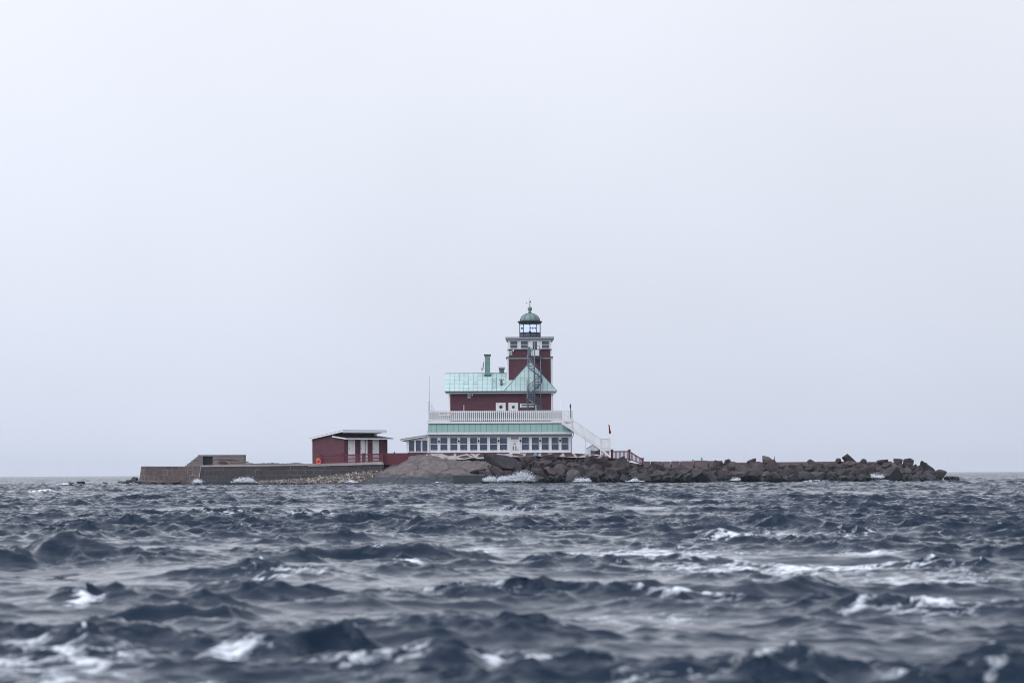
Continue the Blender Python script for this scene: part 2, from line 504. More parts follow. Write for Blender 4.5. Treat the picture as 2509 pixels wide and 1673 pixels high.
# ------------------------------------------------------------------ mesh builder
class MB:
    def __init__(self):
        self.v, self.f, self.mi, self.uv = [], [], [], {}
        self.smooth = []

    def add(self, verts, faces, mi=0, smooth=False):
        o = len(self.v)
        self.v.extend([tuple(p) for p in verts])
        for f in faces:
            self.f.append([i + o for i in f])
            self.mi.append(mi)
            self.smooth.append(smooth)
        return o

    def box(self, x0, x1, y0, y1, z0, z1, mi=0):
        self.add([(x0, y0, z0), (x1, y0, z0), (x1, y1, z0), (x0, y1, z0),
                  (x0, y0, z1), (x1, y0, z1), (x1, y1, z1), (x0, y1, z1)],
                 [(0, 3, 2, 1), (4, 5, 6, 7), (0, 1, 5, 4), (1, 2, 6, 5), (2, 3, 7, 6), (3, 0, 4, 7)], mi)
        return self

    def rect(self, r, y0, y1, mi=0):
        return self.box(r[0], r[1], y0, y1, r[2], r[3], mi)

    def prism(self, pts, y0, y1, mi=0):
        """polygon in (x,z), counter-clockwise seen from -Y, extruded in y"""
        n = len(pts)
        self.add([(x, y0, z) for x, z in pts] + [(x, y1, z) for x, z in pts],
                 [list(range(n)), list(range(2 * n - 1, n - 1, -1))] +
                 [(i, i + n, (i + 1) % n + n, (i + 1) % n) for i in range(n)], mi)
        return self

    def bar(self, a, b, w, h=None, mi=0, upv=(0, 0, 1)):
        """square bar from a to b"""
        h = h or w
        a, b = Vector(a), Vector(b)
        d = (b - a).normalized()
        u = Vector(upv)
        if abs(d.dot(u)) > 0.98:
            u = Vector((0, 1, 0))
        s = d.cross(u).normalized() * (w / 2)
        t = s.cross(d).normalized() * (h / 2)
        vs = [a - s - t, a + s - t, a + s + t, a - s + t, b - s - t, b + s - t, b + s + t, b - s + t]
        self.add(vs, [(0, 1, 2, 3), (7, 6, 5, 4), (0, 4, 5, 1), (1, 5, 6, 2), (2, 6, 7, 3), (3, 7, 4, 0)], mi)
        return self

    def tube(self, pts, r, n=8, mi=0, r2=None):
        pts = [Vector(p) for p in pts]
        rings = []
        for i, p in enumerate(pts):
            d = (pts[min(i + 1, len(pts) - 1)] - pts[max(i - 1, 0)]).normalized()
            u = Vector((0, 0, 1)) if abs(d.z) < 0.9 else Vector((0, 1, 0))
            s = d.cross(u).normalized()
            t = s.cross(d).normalized()
            rr = r if r2 is None else r + (r2 - r) * i / max(1, len(pts) - 1)
            rings.append([p + (s * math.cos(2 * math.pi * k / n) + t * math.sin(2 * math.pi * k / n)) * rr for k in range(n)])
        vs = [q for ring in rings for q in ring]
        fs = []
        for i in range(len(pts) - 1):
            for k in range(n):
                fs.append((i * n + k, i * n + (k + 1) % n, (i + 1) * n + (k + 1) % n, (i + 1) * n + k))
        fs.append(list(range(n))[::-1])
        fs.append([(len(pts) - 1) * n + k for k in range(n)])
        self.add(vs, fs, mi, True)
        return self

    def lathe(self, c, prof, n=20, mi=0, smooth=True, closed=True):
        c = Vector(c)
        vs, fs = [], []
        for r, z in prof:
            for k in range(n):
                a = 2 * math.pi * k / n
                vs.append((c.x + r * math.cos(a), c.y + r * math.sin(a), c.z + z))
        for i in range(len(prof) - 1):
            for k in range(n):
                fs.append((i * n + k, i * n + (k + 1) % n, (i + 1) * n + (k + 1) % n, (i + 1) * n + k))
        if closed:
            fs.append(list(range(n))[::-1])
            fs.append([(len(prof) - 1) * n + k for k in range(n)])
        self.add(vs, fs, mi, smooth)
        return self

    def quad(self, a, b, c, d, th=None, mi=0):
        """sheet a-b-c-d with thickness th along its normal (towards the back)"""
        a, b, c, d = [Vector(p) for p in (a, b, c, d)]
        nrm = (b - a).cross(d - a).normalized() * (th or 0.03)
        vs = [a, b, c, d, a - nrm, b - nrm, c - nrm, d - nrm]
        self.add(vs, [(0, 1, 2, 3), (7, 6, 5, 4), (0, 4, 5, 1), (1, 5, 6, 2), (2, 6, 7, 3), (3, 7, 4, 0)], mi)
        return self

    def tri(self, a, b, c, th=0.05, mi=0):
        a, b, c = [Vector(p) for p in (a, b, c)]
        nrm = (b - a).cross(c - a).normalized() * th
        self.add([a, b, c, a - nrm, b - nrm, c - nrm],
                 [(0, 1, 2), (5, 4, 3), (0, 3, 4, 1), (1, 4, 5, 2), (2, 5, 3, 0)], mi)
        return self

    def mesh(self, name, mats, loc=(0, 0, 0), bevel=0):
        me = bpy.data.meshes.new(name)
        l = Vector(loc)
        me.from_pydata([(x - l.x, y - l.y, z - l.z) for x, y, z in self.v], [], self.f)
        for m in mats:
            me.materials.append(m)
        me.polygons.foreach_set('material_index', self.mi)
        me.polygons.foreach_set('use_smooth', self.smooth)
        me.update()
        return me

    def build(self, name, mats, parent=None, loc=None, label=None):
        if not isinstance(mats, (list, tuple)):
            mats = [mats]
        if parent is not None:
            base = ROOT[parent.name]
        elif loc is not None:
            base = Vector(loc)
        else:
            xs = [p[0] for p in self.v]
            ys = [p[1] for p in self.v]
            zs = [p[2] for p in self.v]
            base = Vector(((min(xs) + max(xs)) / 2, (min(ys) + max(ys)) / 2, min(zs)))
        o = bpy.data.objects.new(name, self.mesh(name, mats, base))
        COL.objects.link(o)
        if parent is not None:
            o.parent = parent
        else:
            o.location = base
        ROOT[o.name] = base
        if label:
            o['label'] = label
        return o


ROOT = {}


def tag(o, label=None, cat=None, group=None, kind=None):
    if label:
        o['label'] = label
    if cat:
        o['category'] = cat
    if group:
        o['group'] = group
    if kind:
        o['kind'] = kind
    return o


def thing(name, label, cat, loc, group=None):
    o = bpy.data.objects.new(name, None)
    o.empty_display_size = 0.3
    COL.objects.link(o)
    o.location = loc
    ROOT[o.name] = Vector(loc)
    return tag(o, label, cat, group)


def copy_tree(o, parent=None):
    c = o.copy()
    COL.objects.link(c)
    if parent is not None:
        c.parent = parent
    for ch in list(o.children):
        copy_tree(ch, c)
    return c


# ------------------------------------------------------------------ sky, sun, haze
w = bpy.data.worlds.new('World')
sc.world = w
w.use_nodes = True
nt = w.node_tree
nt.nodes.clear()
SUN_EL, SUN_AZ = math.radians(46), math.radians(228)      # azimuth clockwise from +Y
out = N(nt, 'ShaderNodeOutputWorld')
sky = N(nt, 'ShaderNodeTexSky')
sky.sky_type = 'NISHITA'
sky.sun_disc = False
sky.sun_elevation = SUN_EL
sky.sun_rotation = SUN_AZ
sky.dust_density = 4.0
bg1 = N(nt, 'ShaderNodeBackground', i_Strength=0.06)
nt.links.new(sky.outputs[0], bg1.inputs[0])
# overcast cloud sheet: brighter overhead than at the horizon, thinner towards the west
tc = N(nt, 'ShaderNodeTexCoord')
sx = N(nt, 'ShaderNodeSeparateXYZ')
nt.links.new(tc.outputs['Generated'], sx.inputs[0])
SKY_H, SKY_4, SKY_Z = (0.675, 0.742, 0.888), (0.93, 0.965, 1.06), (1.35, 1.43, 1.6)
cr = ramp(nt, [(0.0, SKY_H), (0.065, (0.775, 0.82, 0.94)), (0.13, (0.87, 0.91, 1.02)), (0.19, SKY_4), (0.32, (0.80, 0.85, 0.97)), (0.62, (0.76, 0.81, 0.94)), (0.8, (1.0, 1.06, 1.2)), (1.0, SKY_Z)])
nt.links.new(sx.outputs[2], cr.inputs[0])
mr = N(nt, 'ShaderNodeMapRange')
mr.inputs[1].default_value = -0.35
mr.inputs[2].default_value = 0.35
mr.inputs[3].default_value = 1.10
mr.inputs[4].default_value = 0.91
nt.links.new(sx.outputs[0], mr.inputs[0])
cn = N(nt, 'ShaderNodeTexNoise', i_Scale=7.0, i_Detail=3.0, i_Roughness=0.5)
nt.links.new(tc.outputs['Generated'], cn.inputs['Vector'])
cm = N(nt, 'ShaderNodeMapRange')
cm.inputs[1].default_value = 0.3
cm.inputs[2].default_value = 0.7
cm.inputs[3].default_value = 0.97
cm.inputs[4].default_value = 1.03
nt.links.new(cn.outputs['Fac'], cm.inputs[0])
mu = N(nt, 'ShaderNodeMath', operation='MULTIPLY')
nt.links.new(mr.outputs[0], mu.inputs[0])
nt.links.new(cm.outputs[0], mu.inputs[1])
bg2 = N(nt, 'ShaderNodeBackground')
nt.links.new(cr.outputs[0], bg2.inputs[0])
nt.links.new(mu.outputs[0], bg2.inputs[1])
mixs = N(nt, 'ShaderNodeMixShader')
mixs.inputs[0].default_value = 0.93
nt.links.new(bg1.outputs[0], mixs.inputs[1])
nt.links.new(bg2.outputs[0], mixs.inputs[2])
nt.links.new(mixs.outputs[0], out.inputs['Surface'])

sl = bpy.data.lights.new('sun', 'SUN')
sl.energy = 1.5
sl.angle = math.radians(48)
sl.color = (0.96, 0.975, 1.0)
so = bpy.data.objects.new('sun', sl)
COL.objects.link(so)
sdir = Vector((math.sin(SUN_AZ) * math.cos(SUN_EL), math.cos(SUN_AZ) * math.cos(SUN_EL), math.sin(SUN_EL)))
so.rotation_euler = (-sdir).to_track_quat('-Z', 'Y').to_euler()
so.location = sdir * 300

HZ = MB().box(-6500, 6500, -400, 6600, -4.0, 34.0)
m = bpy.data.materials.new('sea_haze')
m.use_nodes = True
nt = m.node_tree
nt.nodes.clear()
vout = N(nt, 'ShaderNodeOutputMaterial')
pv = N(nt, 'ShaderNodeVolumePrincipled')
pv.inputs['Color'].default_value = (0.9, 0.93, 1.0, 1)
pv.inputs['Density'].default_value = 0.00008
pv.inputs['Anisotropy'].default_value = 0.0
nt.links.new(pv.outputs[0], vout.inputs['Volume'])
hz = HZ.build('haze', m)
tag(hz, 'thin pale sea haze over the water', 'haze', kind='stuff')


# ------------------------------------------------------------------ water
def build_water():
    rng = np.random.default_rng(5)
    WIND = math.radians(250)

    def cascade(L, n, k0, k1, slope_rms, spread, chop, wind, seed):
        g = np.random.default_rng(seed)
        k1d = 2 * np.pi * np.fft.fftfreq(n, L / n)
        KX, KY = np.meshgrid(k1d, k1d, indexing='ij')
        K = np.sqrt(KX ** 2 + KY ** 2)
        K[0, 0] = 1
        th = np.arctan2(KY, KX) - wind
        D = np.abs(np.cos(th)) ** spread + 0.06
        S = D / K ** 4
        S *= 1 / (1 + np.exp(-(np.log(K / k0)) * 7)) * 1 / (1 + np.exp((np.log(K / k1)) * 7))
        S[0, 0] = 0
        h = (g.normal(size=(n, n)) + 1j * g.normal(size=(n, n))) * np.sqrt(S)
        iF = lambda a: np.real(np.fft.ifft2(a))
        sxx = iF(1j * KX * h)
        syy = iF(1j * KY * h)
        s = slope_rms / math.sqrt(np.mean(sxx ** 2 + syy ** 2))
        h = h * s
        Hh = iF(h)
        Dx = iF(-1j * KX / K * h) * -chop
        Dy = iF(-1j * KY / K * h) * -chop
        jxx = iF(KX * KX / K * h) * chop
        jyy = iF(KY * KY / K * h) * chop
        jxy = iF(KX * KY / K * h) * chop
        J = jxx + jyy        # > 0 on squeezed crests
        return dict(L=L, n=n, H=Hh.astype(np.float32), Dx=Dx.astype(np.float32), Dy=Dy.astype(np.float32), J=J.astype(np.float32))

    tau = 2 * np.pi
    cs = [
        (cascade(173.0, 512, tau / 6.0, tau / 1.9, 0.100, 5, 1.2, WIND, 3), 0.0, (0, 0), (2500, 9000)),
        (cascade(61.0, 1024, tau / 1.7, tau / 0.42, 0.255, 3.4, 1.05, WIND - 0.35, 4), 0.31, (13, 7), (160, 2200)),
        (cascade(17.3, 1024, tau / 0.46, tau / 0.09, 0.34, 2.6, 0.85, WIND + 0.25, 9), -0.47, (3, 5), (70, 420)),
    ]

    def samp(A, u, v, n):
        u = np.mod(u, n)
        v = np.mod(v, n)
        i0 = np.floor(u).astype(np.int32)
        j0 = np.floor(v).astype(np.int32)
        fu = (u - i0).astype(np.float32)
        fv = (v - j0).astype(np.float32)
        i0 %= n
        j0 %= n
        i1 = (i0 + 1) % n
        j1 = (j0 + 1) % n
        return (A[i0, j0] * (1 - fu) * (1 - fv) + A[i1, j0] * fu * (1 - fv) + A[i0, j1] * (1 - fu) * fv + A[i1, j1] * fu * fv)

    # polar sheet: fine where the sea is looked at, coarse behind
    def logr(a, b, q):
        n = int(math.log(b / a) / q)
        return list(a * (b / a) ** (np.arange(n) / n))
    rad = np.array(logr(0.6, 14, 0.03) + logr(14, 60, 0.0020) + logr(60, 420, 0.0014) + logr(420, 2400, 0.0021) + logr(2400, 6300, 0.006) + [6300.0])
    deg = math.pi / 180
    fine = np.arange(-12.0, 12.0, 0.027)
    mid = np.arange(12.0, 34, 0.16)
    far = np.arange(34, 180, 2.4)
    ang = np.concatenate([-far[::-1], -mid[::-1], fine, mid, far]) * deg
    ang = np.unique(ang)
    nr, na = len(rad), len(ang)
    RR, AA = np.meshgrid(rad, ang, indexing='ij')
    X = (RR * np.sin(AA)).ravel()
    Y = (RR * np.cos(AA)).ravel()
    r = RR.ravel()
    z = np.zeros_like(X, dtype=np.float32)
    dx = np.zeros_like(z)
    dy = np.zeros_like(z)
    jj = np.zeros_like(z)
    gu = cascade(137.0, 512, tau / 30, tau / 5.0, 0.1, 0.0, 1.0, 0, 21)
    gust = samp(gu['H'] / gu['H'].std(), (X * 0.55) * (512 / 137.0), (Y * 0.8) * (512 / 137.0), 512)
    rough = np.clip(0.78 + 0.5 * gust, 0.22, 1.45).astype(np.float32)
    for px, py, wid, hgt, skew in SEAS:
        d = F * (H_CAM - 0.25) / max(8.0, (py - (1166 - 12 * px / 2509)))
        p = P(px, py, d)
        rough = np.clip(rough + 0.6 * np.exp(-((X - p.x) / (1.3 * wid)) ** 2 - ((Y - d + 0.2 * wid) / (0.9 * wid)) ** 2), 0.12, 1.6).astype(np.float32)
    for ci, (c, rot, off, (f0, f1)) in enumerate(cs):
        ca, sa = math.cos(rot), math.sin(rot)
        u = ((X * ca + Y * sa) + off[0]) * (c['n'] / c['L'])
        v = ((-X * sa + Y * ca) + off[1]) * (c['n'] / c['L'])
        wgt = np.clip((f1 - r) / (f1 - f0), 0, 1).astype(np.float32)
        hh = samp(c['H'], u, v, c['n'])
        if ci == 0:
            rough = np.clip(rough + 0.38 * hh / c['H'].std(), 0.22, 1.4)
            rip = rough
        elif ci == 1:
            wgt = wgt * rough
            rip = np.clip(rough * (0.75 + 0.32 * hh / c['H'].std()), 0.12, 1.3)
        else:
            wgt = wgt * rip
        z += wgt * hh
        ddx = samp(c['Dx'], u, v, c['n'])
        ddy = samp(c['Dy'], u, v, c['n'])
        wc = np.minimum(wgt, 0.9)
        dx += wc * (ddx * ca - ddy * sa)
        dy += wc * (ddx * sa + ddy * ca)
        jj += wgt * samp(c['J'], u, v, c['n'])
    # single steep seas where the photograph shows them: (px, py of crest, width m, height m, lean)
    for px, py, wid, hgt, skew in SEAS:
        d = F * (H_CAM - 0.25) / max(8.0, (py - (1166 - 12 * px / 2509)))
        p = P(px, py, d)
        ex = (X - p.x)
        ey = (Y - d)
        t = ex * math.cos(skew) + ey * math.sin(skew)
        q = -ex * math.sin(skew) + ey * math.cos(skew)
        wob = 0.22 * wid * np.sin(t * (2.6 / wid) + px) + 0.1 * wid * np.sin(t * (6.1 / wid) + 2 * px)
        q = q - wob
        q = np.where(q < 0, q / 0.5, q / 1.2)           # steeper on the near side
        env = np.exp(-(t / wid) ** 2) * (0.75 + 0.25 * np.sin(t * (4.0 / wid) + px))
        z += (hgt * env * np.exp(-np.abs(q / (wid * 0.42)) ** 1.35)).astype(np.float32)
    X2 = X + dx
    Y2 = Y + dy
    # foam: crests that fold over, and old streaks drifting on the surface
    foam = np.clip((jj - 1.15) / 0.9, 0, 0.5) * np.clip((95 - r) / 50, 0.0, 1)
    # wash along the foot of the islet
    sx_ = [P(q, 1178, D0 - 9).x for q in (150, 335, 480, 640, 860, 1110, 1200, 2330, 2420)]
    sy_ = [D0 - 14, D0 - 8.6, D0 - 8.6, D0 - 8.8, D0 - 12.0, D0 - 13.0, D0 - 11.8, D0 - 10.8, D0 - 10]
    ys_ = np.interp(X, sx_, sy_)
    band = np.exp(-((Y - ys_) / 1.6) ** 2) * ((X > sx_[0]) & (X < sx_[-1]))
    srg = samp(gu['H'] / gu['H'].std(), X * 3.1 * (512 / 137.0), Y * 1.2 * (512 / 137.0), 512)
    z += (band * (0.06 + 0.16 * np.clip(srg, 0, 1.6))).astype(np.float32)
    foam = np.maximum(foam, (0.40 + 0.16 * np.clip(srg, -1, 1.2)) * band * np.clip(0.75 + 0.3 * gust, 0.2, 1.1))
    for px, py, wx, wy, s in PATCHES:
        d = F * (H_CAM - 0.1) / (py - (1166 - 12 * px / 2509))
        p = P(px, py, d)
        g = np.exp(-((X - p.x) / wx) ** 2 - ((Y - d) / wy) ** 2)
        foam = np.maximum(foam, s * g)
    co = np.empty((nr * na, 3), dtype=np.float32)
    co[:, 0] = X2
    co[:, 1] = Y2
    co[:, 2] = z
    i, j = np.meshgrid(np.arange(nr - 1), np.arange(na - 1), indexing='ij')
    a = (i * na + j).ravel()
    q = np.stack([a, a + 1, a + na + 1, a + na], axis=1)[:, ::-1].astype(np.int32)
    # close the gap at the back
    ii = np.arange(nr - 1)
    qb = np.stack([ii * na + na - 1, ii * na, (ii + 1) * na, (ii + 1) * na + na - 1], axis=1)[:, ::-1].astype(np.int32)
    q = np.concatenate([q, qb])
    me = bpy.data.meshes.new('water')
    nf = len(q)
    me.vertices.add(nr * na)
    me.vertices.foreach_set('co', co.ravel())
    me.loops.add(nf * 4)
    me.loops.foreach_set('vertex_index', q.ravel())
    me.polygons.add(nf)
    me.polygons.foreach_set('loop_start', np.arange(0, nf * 4, 4, dtype=np.int32))
    me.polygons.foreach_set('use_smooth', np.ones(nf, dtype=bool))
    at = me.attributes.new('foam', 'FLOAT', 'POINT')
    at.data.foreach_set('value', foam.astype(np.float32))
    at = me.attributes.new('ripple', 'FLOAT', 'POINT')
    at.data.foreach_set('value', rip.astype(np.float32))
    at = me.attributes.new('fine_chop', 'FLOAT', 'POINT')
    tt = np.clip((np.log(r + 1e-3) - math.log(130)) / (math.log(1100) - math.log(130)), 0, 1)
    at.data.foreach_set('value', (0.05 + 0.15 * tt).astype(np.float32))
    me.update()
    me.validate()
    o = bpy.data.objects.new('water', me)
    COL.objects.link(o)
    tag(o, 'choppy slate blue sea with small breaking crests', kind='structure')

    m, nt, b = new_mat('sea_water')
    geo = N(nt, 'ShaderNodeNewGeometry')
    b.inputs['Base Color'].default_value = (0.005, 0.0155, 0.034, 1)
    fc = N(nt, 'ShaderNodeAttribute', attribute_name='fine_chop')
    nt.links.new(fc.outputs['Fac'], b.inputs['Roughness'])
    b.inputs['IOR'].default_value = 1.245
    b.inputs['Specular Tint'].default_value = (0.80, 0.90, 1.0, 1)
    mp = N(nt, 'ShaderNodeMapping')
    mp.inputs['Rotation'].default_value = (0, 0, 0.3)
    mp.inputs['Scale'].default_value = (1.0, 1.7, 1.0)
    nt.links.new(geo.outputs['Position'], mp.inputs[0])
    n1 = N(nt, 'ShaderNodeTexNoise', i_Scale=5.5, i_Detail=4.0, i_Roughness=0.6)
    nt.links.new(mp.outputs[0], n1.inputs['Vector'])
    ra = N(nt, 'ShaderNodeAttribute', attribute_name='ripple')
    bp = N(nt, 'ShaderNodeBump', i_Strength=0.5, i_Distance=0.035)
    rs = N(nt, 'ShaderNodeMath', operation='MULTIPLY')
    rs.inputs[1].default_value = 0.45
    nt.links.new(ra.outputs['Fac'], rs.inputs[0])
    nt.links.new(rs.outputs[0], bp.inputs['Strength'])
    nt.links.new(n1.outputs['Fac'], bp.inputs['Height'])
    n3 = N(nt, 'ShaderNodeTexNoise', i_Scale=1.3, i_Detail=3.0, i_Roughness=0.55)
    nt.links.new(mp.outputs[0], n3.inputs['Vector'])
    bp2 = N(nt, 'ShaderNodeBump', i_Strength=0.25, i_Distance=0.10)
    nt.links.new(n3.outputs['Fac'], bp2.inputs['Height'])
    rs2 = N(nt, 'ShaderNodeMath', operation='MULTIPLY')
    rs2.inputs[1].default_value = 0.24
    nt.links.new(ra.outputs['Fac'], rs2.inputs[0])
    nt.links.new(rs2.outputs[0], bp2.inputs['Strength'])
    nt.links.new(bp2.outputs[0], bp.inputs['Normal'])
    nt.links.new(bp.outputs[0], b.inputs['Normal'])
    fb = N(nt, 'ShaderNodeBsdfPrincipled')
    fb.inputs['Base Color'].default_value = (0.80, 0.84, 0.9, 1)
    fb.inputs['Roughness'].default_value = 0.6
    fa = N(nt, 'ShaderNodeAttribute', attribute_name='foam')
    n2 = N(nt, 'ShaderNodeTexNoise', i_Scale=3.2, i_Detail=7.0, i_Roughness=0.68, i_Distortion=0.6)
    nt.links.new(mp.outputs[0], n2.inputs['Vector'])
    vo = N(nt, 'ShaderNodeTexVoronoi', feature='DISTANCE_TO_EDGE', i_Scale=4.2)
    vm = N(nt, 'ShaderNodeMix', data_type='VECTOR')
    vm.inputs['Factor'].default_value = 0.45
    nt.links.new(mp.outputs[0], vm.inputs['A'])
    nt.links.new(n2.outputs['Color'], vm.inputs['B'])
    nt.links.new(vm.outputs['Result'], vo.inputs['Vector'])
    lc = N(nt, 'ShaderNodeMapRange')
    lc.inputs[1].default_value = 0.0
    lc.inputs[2].default_value = 0.22
    lc.inputs[3].default_value = 0.26
    lc.inputs[4].default_value = 0.0
    nt.links.new(vo.outputs['Distance'], lc.inputs[0])
    ad = N(nt, 'ShaderNodeMath', operation='ADD')
    nt.links.new(fa.outputs['Fac'], ad.inputs[0])
    nt.links.new(n2.outputs['Fac'], ad.inputs[1])
    ad3 = N(nt, 'ShaderNodeMath', operation='ADD')
    nt.links.new(ad.outputs[0], ad3.inputs[0])
    nt.links.new(lc.outputs[0], ad3.inputs[1])
    mr = N(nt, 'ShaderNodeMapRange')
    mr.inputs[1].default_value = 0.96
    mr.inputs[2].default_value = 1.22
    nt.links.new(ad3.outputs[0], mr.inputs[0])
    mx = N(nt, 'ShaderNodeMixShader')
    nt.links.new(mr.outputs[0], mx.inputs[0])
    nt.links.new(b.outputs[0], mx.inputs[1])
    nt.links.new(fb.outputs[0], mx.inputs[2])
    nt.links.new(mx.outputs[0], nt.nodes['Material Output'].inputs['Surface'])
    me.materials.append(m)


SEAS = [
    (120, 1335, 1.5, 0.32, 0.12), (1760, 1300, 1.2, 0.29, -0.1), (450, 1440, 0.62, 0.17, 0.1), (235, 1452, 0.4, 0.12, 0.0),
    (960, 1325, 1.3, 0.24, 0.1), (1600, 1395, 1.9, 0.25, 0.05), (760, 1520, 0.6, 0.14, 0.1), (1250, 1268, 2.2, 0.20, 0.05),
    (1980, 1268, 2.4, 0.22, 0.0), (2300, 1232, 3.2, 0.26, 0.0), (2380, 1530, 0.8, 0.12, 0.2), (850, 1625, 0.45, 0.10, 0.1),
]
PATCHES = [
    (150, 1590, 0.9, 1.4, 0.42), (480, 1650, 0.45, 0.7, 0.42), (260, 1520, 0.8, 0.9, 0.38), (900, 1600, 0.5, 0.6, 0.38), (1450, 1420, 1.0, 0.9, 0.42), (2350, 1640, 0.5, 0.6, 0.42),
    (700, 1255, 4.5, 2.2, 0.36), (1350, 1245, 5.0, 2.6, 0.34), (2000, 1300, 3.5, 2.0, 0.38), (1180, 1440, 1.2, 1.0, 0.36), (700, 1400, 1.4, 0.9, 0.34),
    (2250, 1480, 1.2, 0.8, 0.36), (1500, 1480, 1.2, 0.8, 0.36), (420, 1530, 0.8, 0.7, 0.36), (2050, 1620, 0.8, 0.6, 0.38), (1650, 1640, 0.6, 0.5, 0.38), (60, 1560, 0.6, 0.6, 0.4),
    (420, 1298, 2.4, 2.2, 0.40), (1550, 1342, 2.3, 2.6, 0.48), (1950, 1375, 2.8, 3.0, 0.46), (2200, 1405, 2.0, 2.4, 0.47),
    (1720, 1455, 0.7, 1.0, 0.52), (580, 1580, 0.34, 0.55, 0.46), (190, 1462, 0.25, 0.5, 0.52), (375, 1438, 0.16, 0.35, 0.55),
    (300, 1640, 0.6, 0.9, 0.44), (1330, 1590, 0.5, 0.7, 0.44), (1000, 1372, 0.3, 0.5, 0.62), (60, 1204, 5.0, 6.0, 0.58),
    (2480, 1445, 0.5, 0.8, 0.62), (1850, 1560, 1.0, 0.6, 0.40), (2150, 1345, 1.3, 1.6, 0.48), (1180, 1330, 0.6, 1.2, 0.44), (1800, 1320, 0.8, 1.0, 0.48),
    (130, 1620, 0.5, 0.8, 0.42), (1240, 1600, 0.25, 0.4, 0.5), (2400, 1345, 1.2, 1.5, 0.44), (900, 1330, 0.5, 0.5, 0.46)
]
build_water()


# ================================================================== LIGHTHOUSE
Y0 = D0                 # pavilion front
YU = D0 + 3.0           # upper house front
YT = D0 + 4.9           # tower front
px = 1 / 20.0


def Q(x, y, Y):
    return tuple(P(x, y, Y))


house = thing('lighthouse', 'red and white lighthouse house with green roofs, square tower and domed lantern on the island', 'lighthouse',
              P(1225, 1110, Y0 + 5))
g_base = P(1225, 1180, Y0).z

# --- ground floor (pavilion): posts, head and sill leave real window openings
WIN_L = [1054.8 + 24.29 * k for k in range(8)]
WIN_R = [1278.7 + 24.25 * k for k in range(5)]
wall = MB()
xs_open = [(a, a + 17.1) for a in WIN_L] + [(1251.6, 1271.0)] + [(a, a + 17.2) for a in WIN_R]
edges = [1048.3] + [v for ab in xs_open for v in ab] + [1400.3]
for k in range(0, len(edges), 2):
    a, b_ = edges[k], edges[k + 1]
    r = R(a, b_, 1063.5, 1109, Y0)
    wall.rect(r, Y0, Y0 + 0.18)
for (a, b_) in [(1048.3, 1247.5), (1273.7, 1400.3)]:
    r = R(a, b_, 1102.6, 1109, Y0)
    wall.rect(r, Y0 + 0.012, Y0 + 0.17)
    r = R(a, b_, 1063.5, 1071, Y0)
    wall.rect(r, Y0 + 0.012, Y0 + 0.17)
zb, zt = P(1225, 1109, Y0).z, P(1225, 1064, Y0).z
xl, xr = P(1048.3, 1085, Y0).x, P(1400.3, 1085, Y0).x
wall.box(xl, xl + 0.18, Y0 + 0.18, Y0 + 9, zb, zt)
wall.box(xr - 0.18, xr, Y0 + 0.18, Y0 + 9, zb, zt)
wall.box(xl + 0.18, xr - 0.18, Y0 + 8.8, Y0 + 9, zb, zt)
wall.build('pavilion_wall', M['white_boards'], house)
rm = MB()
rm.box(xl + 0.2, xr - 0.2, Y0 + 0.52, Y0 + 0.6, zb, zt)
rm.box(xl + 0.2, xr - 0.2, Y0 + 0.19, Y0 + 0.9, zb - 0.02, zb + 0.02)
rm.box(xl + 0.2, xr - 0.2, Y0 + 0.19, Y0 + 0.9, zt - 0.03, zt + 0.02)
rm.build('interior_wall', M['room'], house)
# soffit board and gutter
r = R(1046.5, 1401.5, 1063.6, 1070.4, Y0)
MB().rect(r, Y0 - 0.04, Y0 - 0.004).build('frieze_board', M['soffit'], house)
r = R(1045.5, 1406, 1060.2, 1063.4, Y0)
MB().rect(r, Y0 - 0.52, Y0 - 0.38).box(r[0] + 0.1, r[1] - 0.1, Y0 - 0.38, Y0 + 0.1, r[2] + 0.02, r[2] + 0.07).build('gutter', M['white'], house)
for (a, b_) in [(1047.8, 1247.5), (1273.7, 1400.6)]:
    r = R(a, b_, 1106.5, 1108.7, Y0)
    MB().rect(r, Y0 - 0.10, Y0 - 0.002).build('sill_board', M['white'], house)
    r = R(a, b_, 1108.7, 1111.2, Y0)
    MB().rect(r, Y0 - 0.05, Y0 + 0.2).build('plinth_board', M['red_flat'], house)


def window(parent, x0, x1, y0, y1, Y, bars=(), fw=1.5, pane=None, proud=0.05, vbars=()):
    fr = MB()
    o = R(x0 - fw, x1 + fw, y0 - fw, y1 + fw, Y)
    i = R(x0, x1, y0, y1, Y)
    fr.box(o[0], i[0], Y - proud, Y - 0.003, o[2], o[3])
    fr.box(i[1], o[1], Y - proud, Y - 0.003, o[2], o[3])
    fr.box(i[0], i[1], Y - proud, Y - 0.003, i[3], o[3])
    fr.box(i[0], i[1], Y - proud, Y - 0.003, o[2], i[2])
    f = fr.build('window', M['white'], parent)
    if pane is None:
        MB().box(i[0], i[1], Y + 0.06, Y + 0.075, i[2], i[3]).build('pane', M['pane'], f)
    else:
        MB().box(i[0], i[1], Y - 0.015, Y - 0.003, i[2], i[3]).build('pane', pane, f)
    for yb in bars:
        rb = R(x0, x1, yb - 0.6, yb + 0.6, Y)
        MB().rect(rb, Y - 0.03, Y + 0.045 if pane is None else Y - 0.016).build('glazing_bar', M['white'], f)
    return f


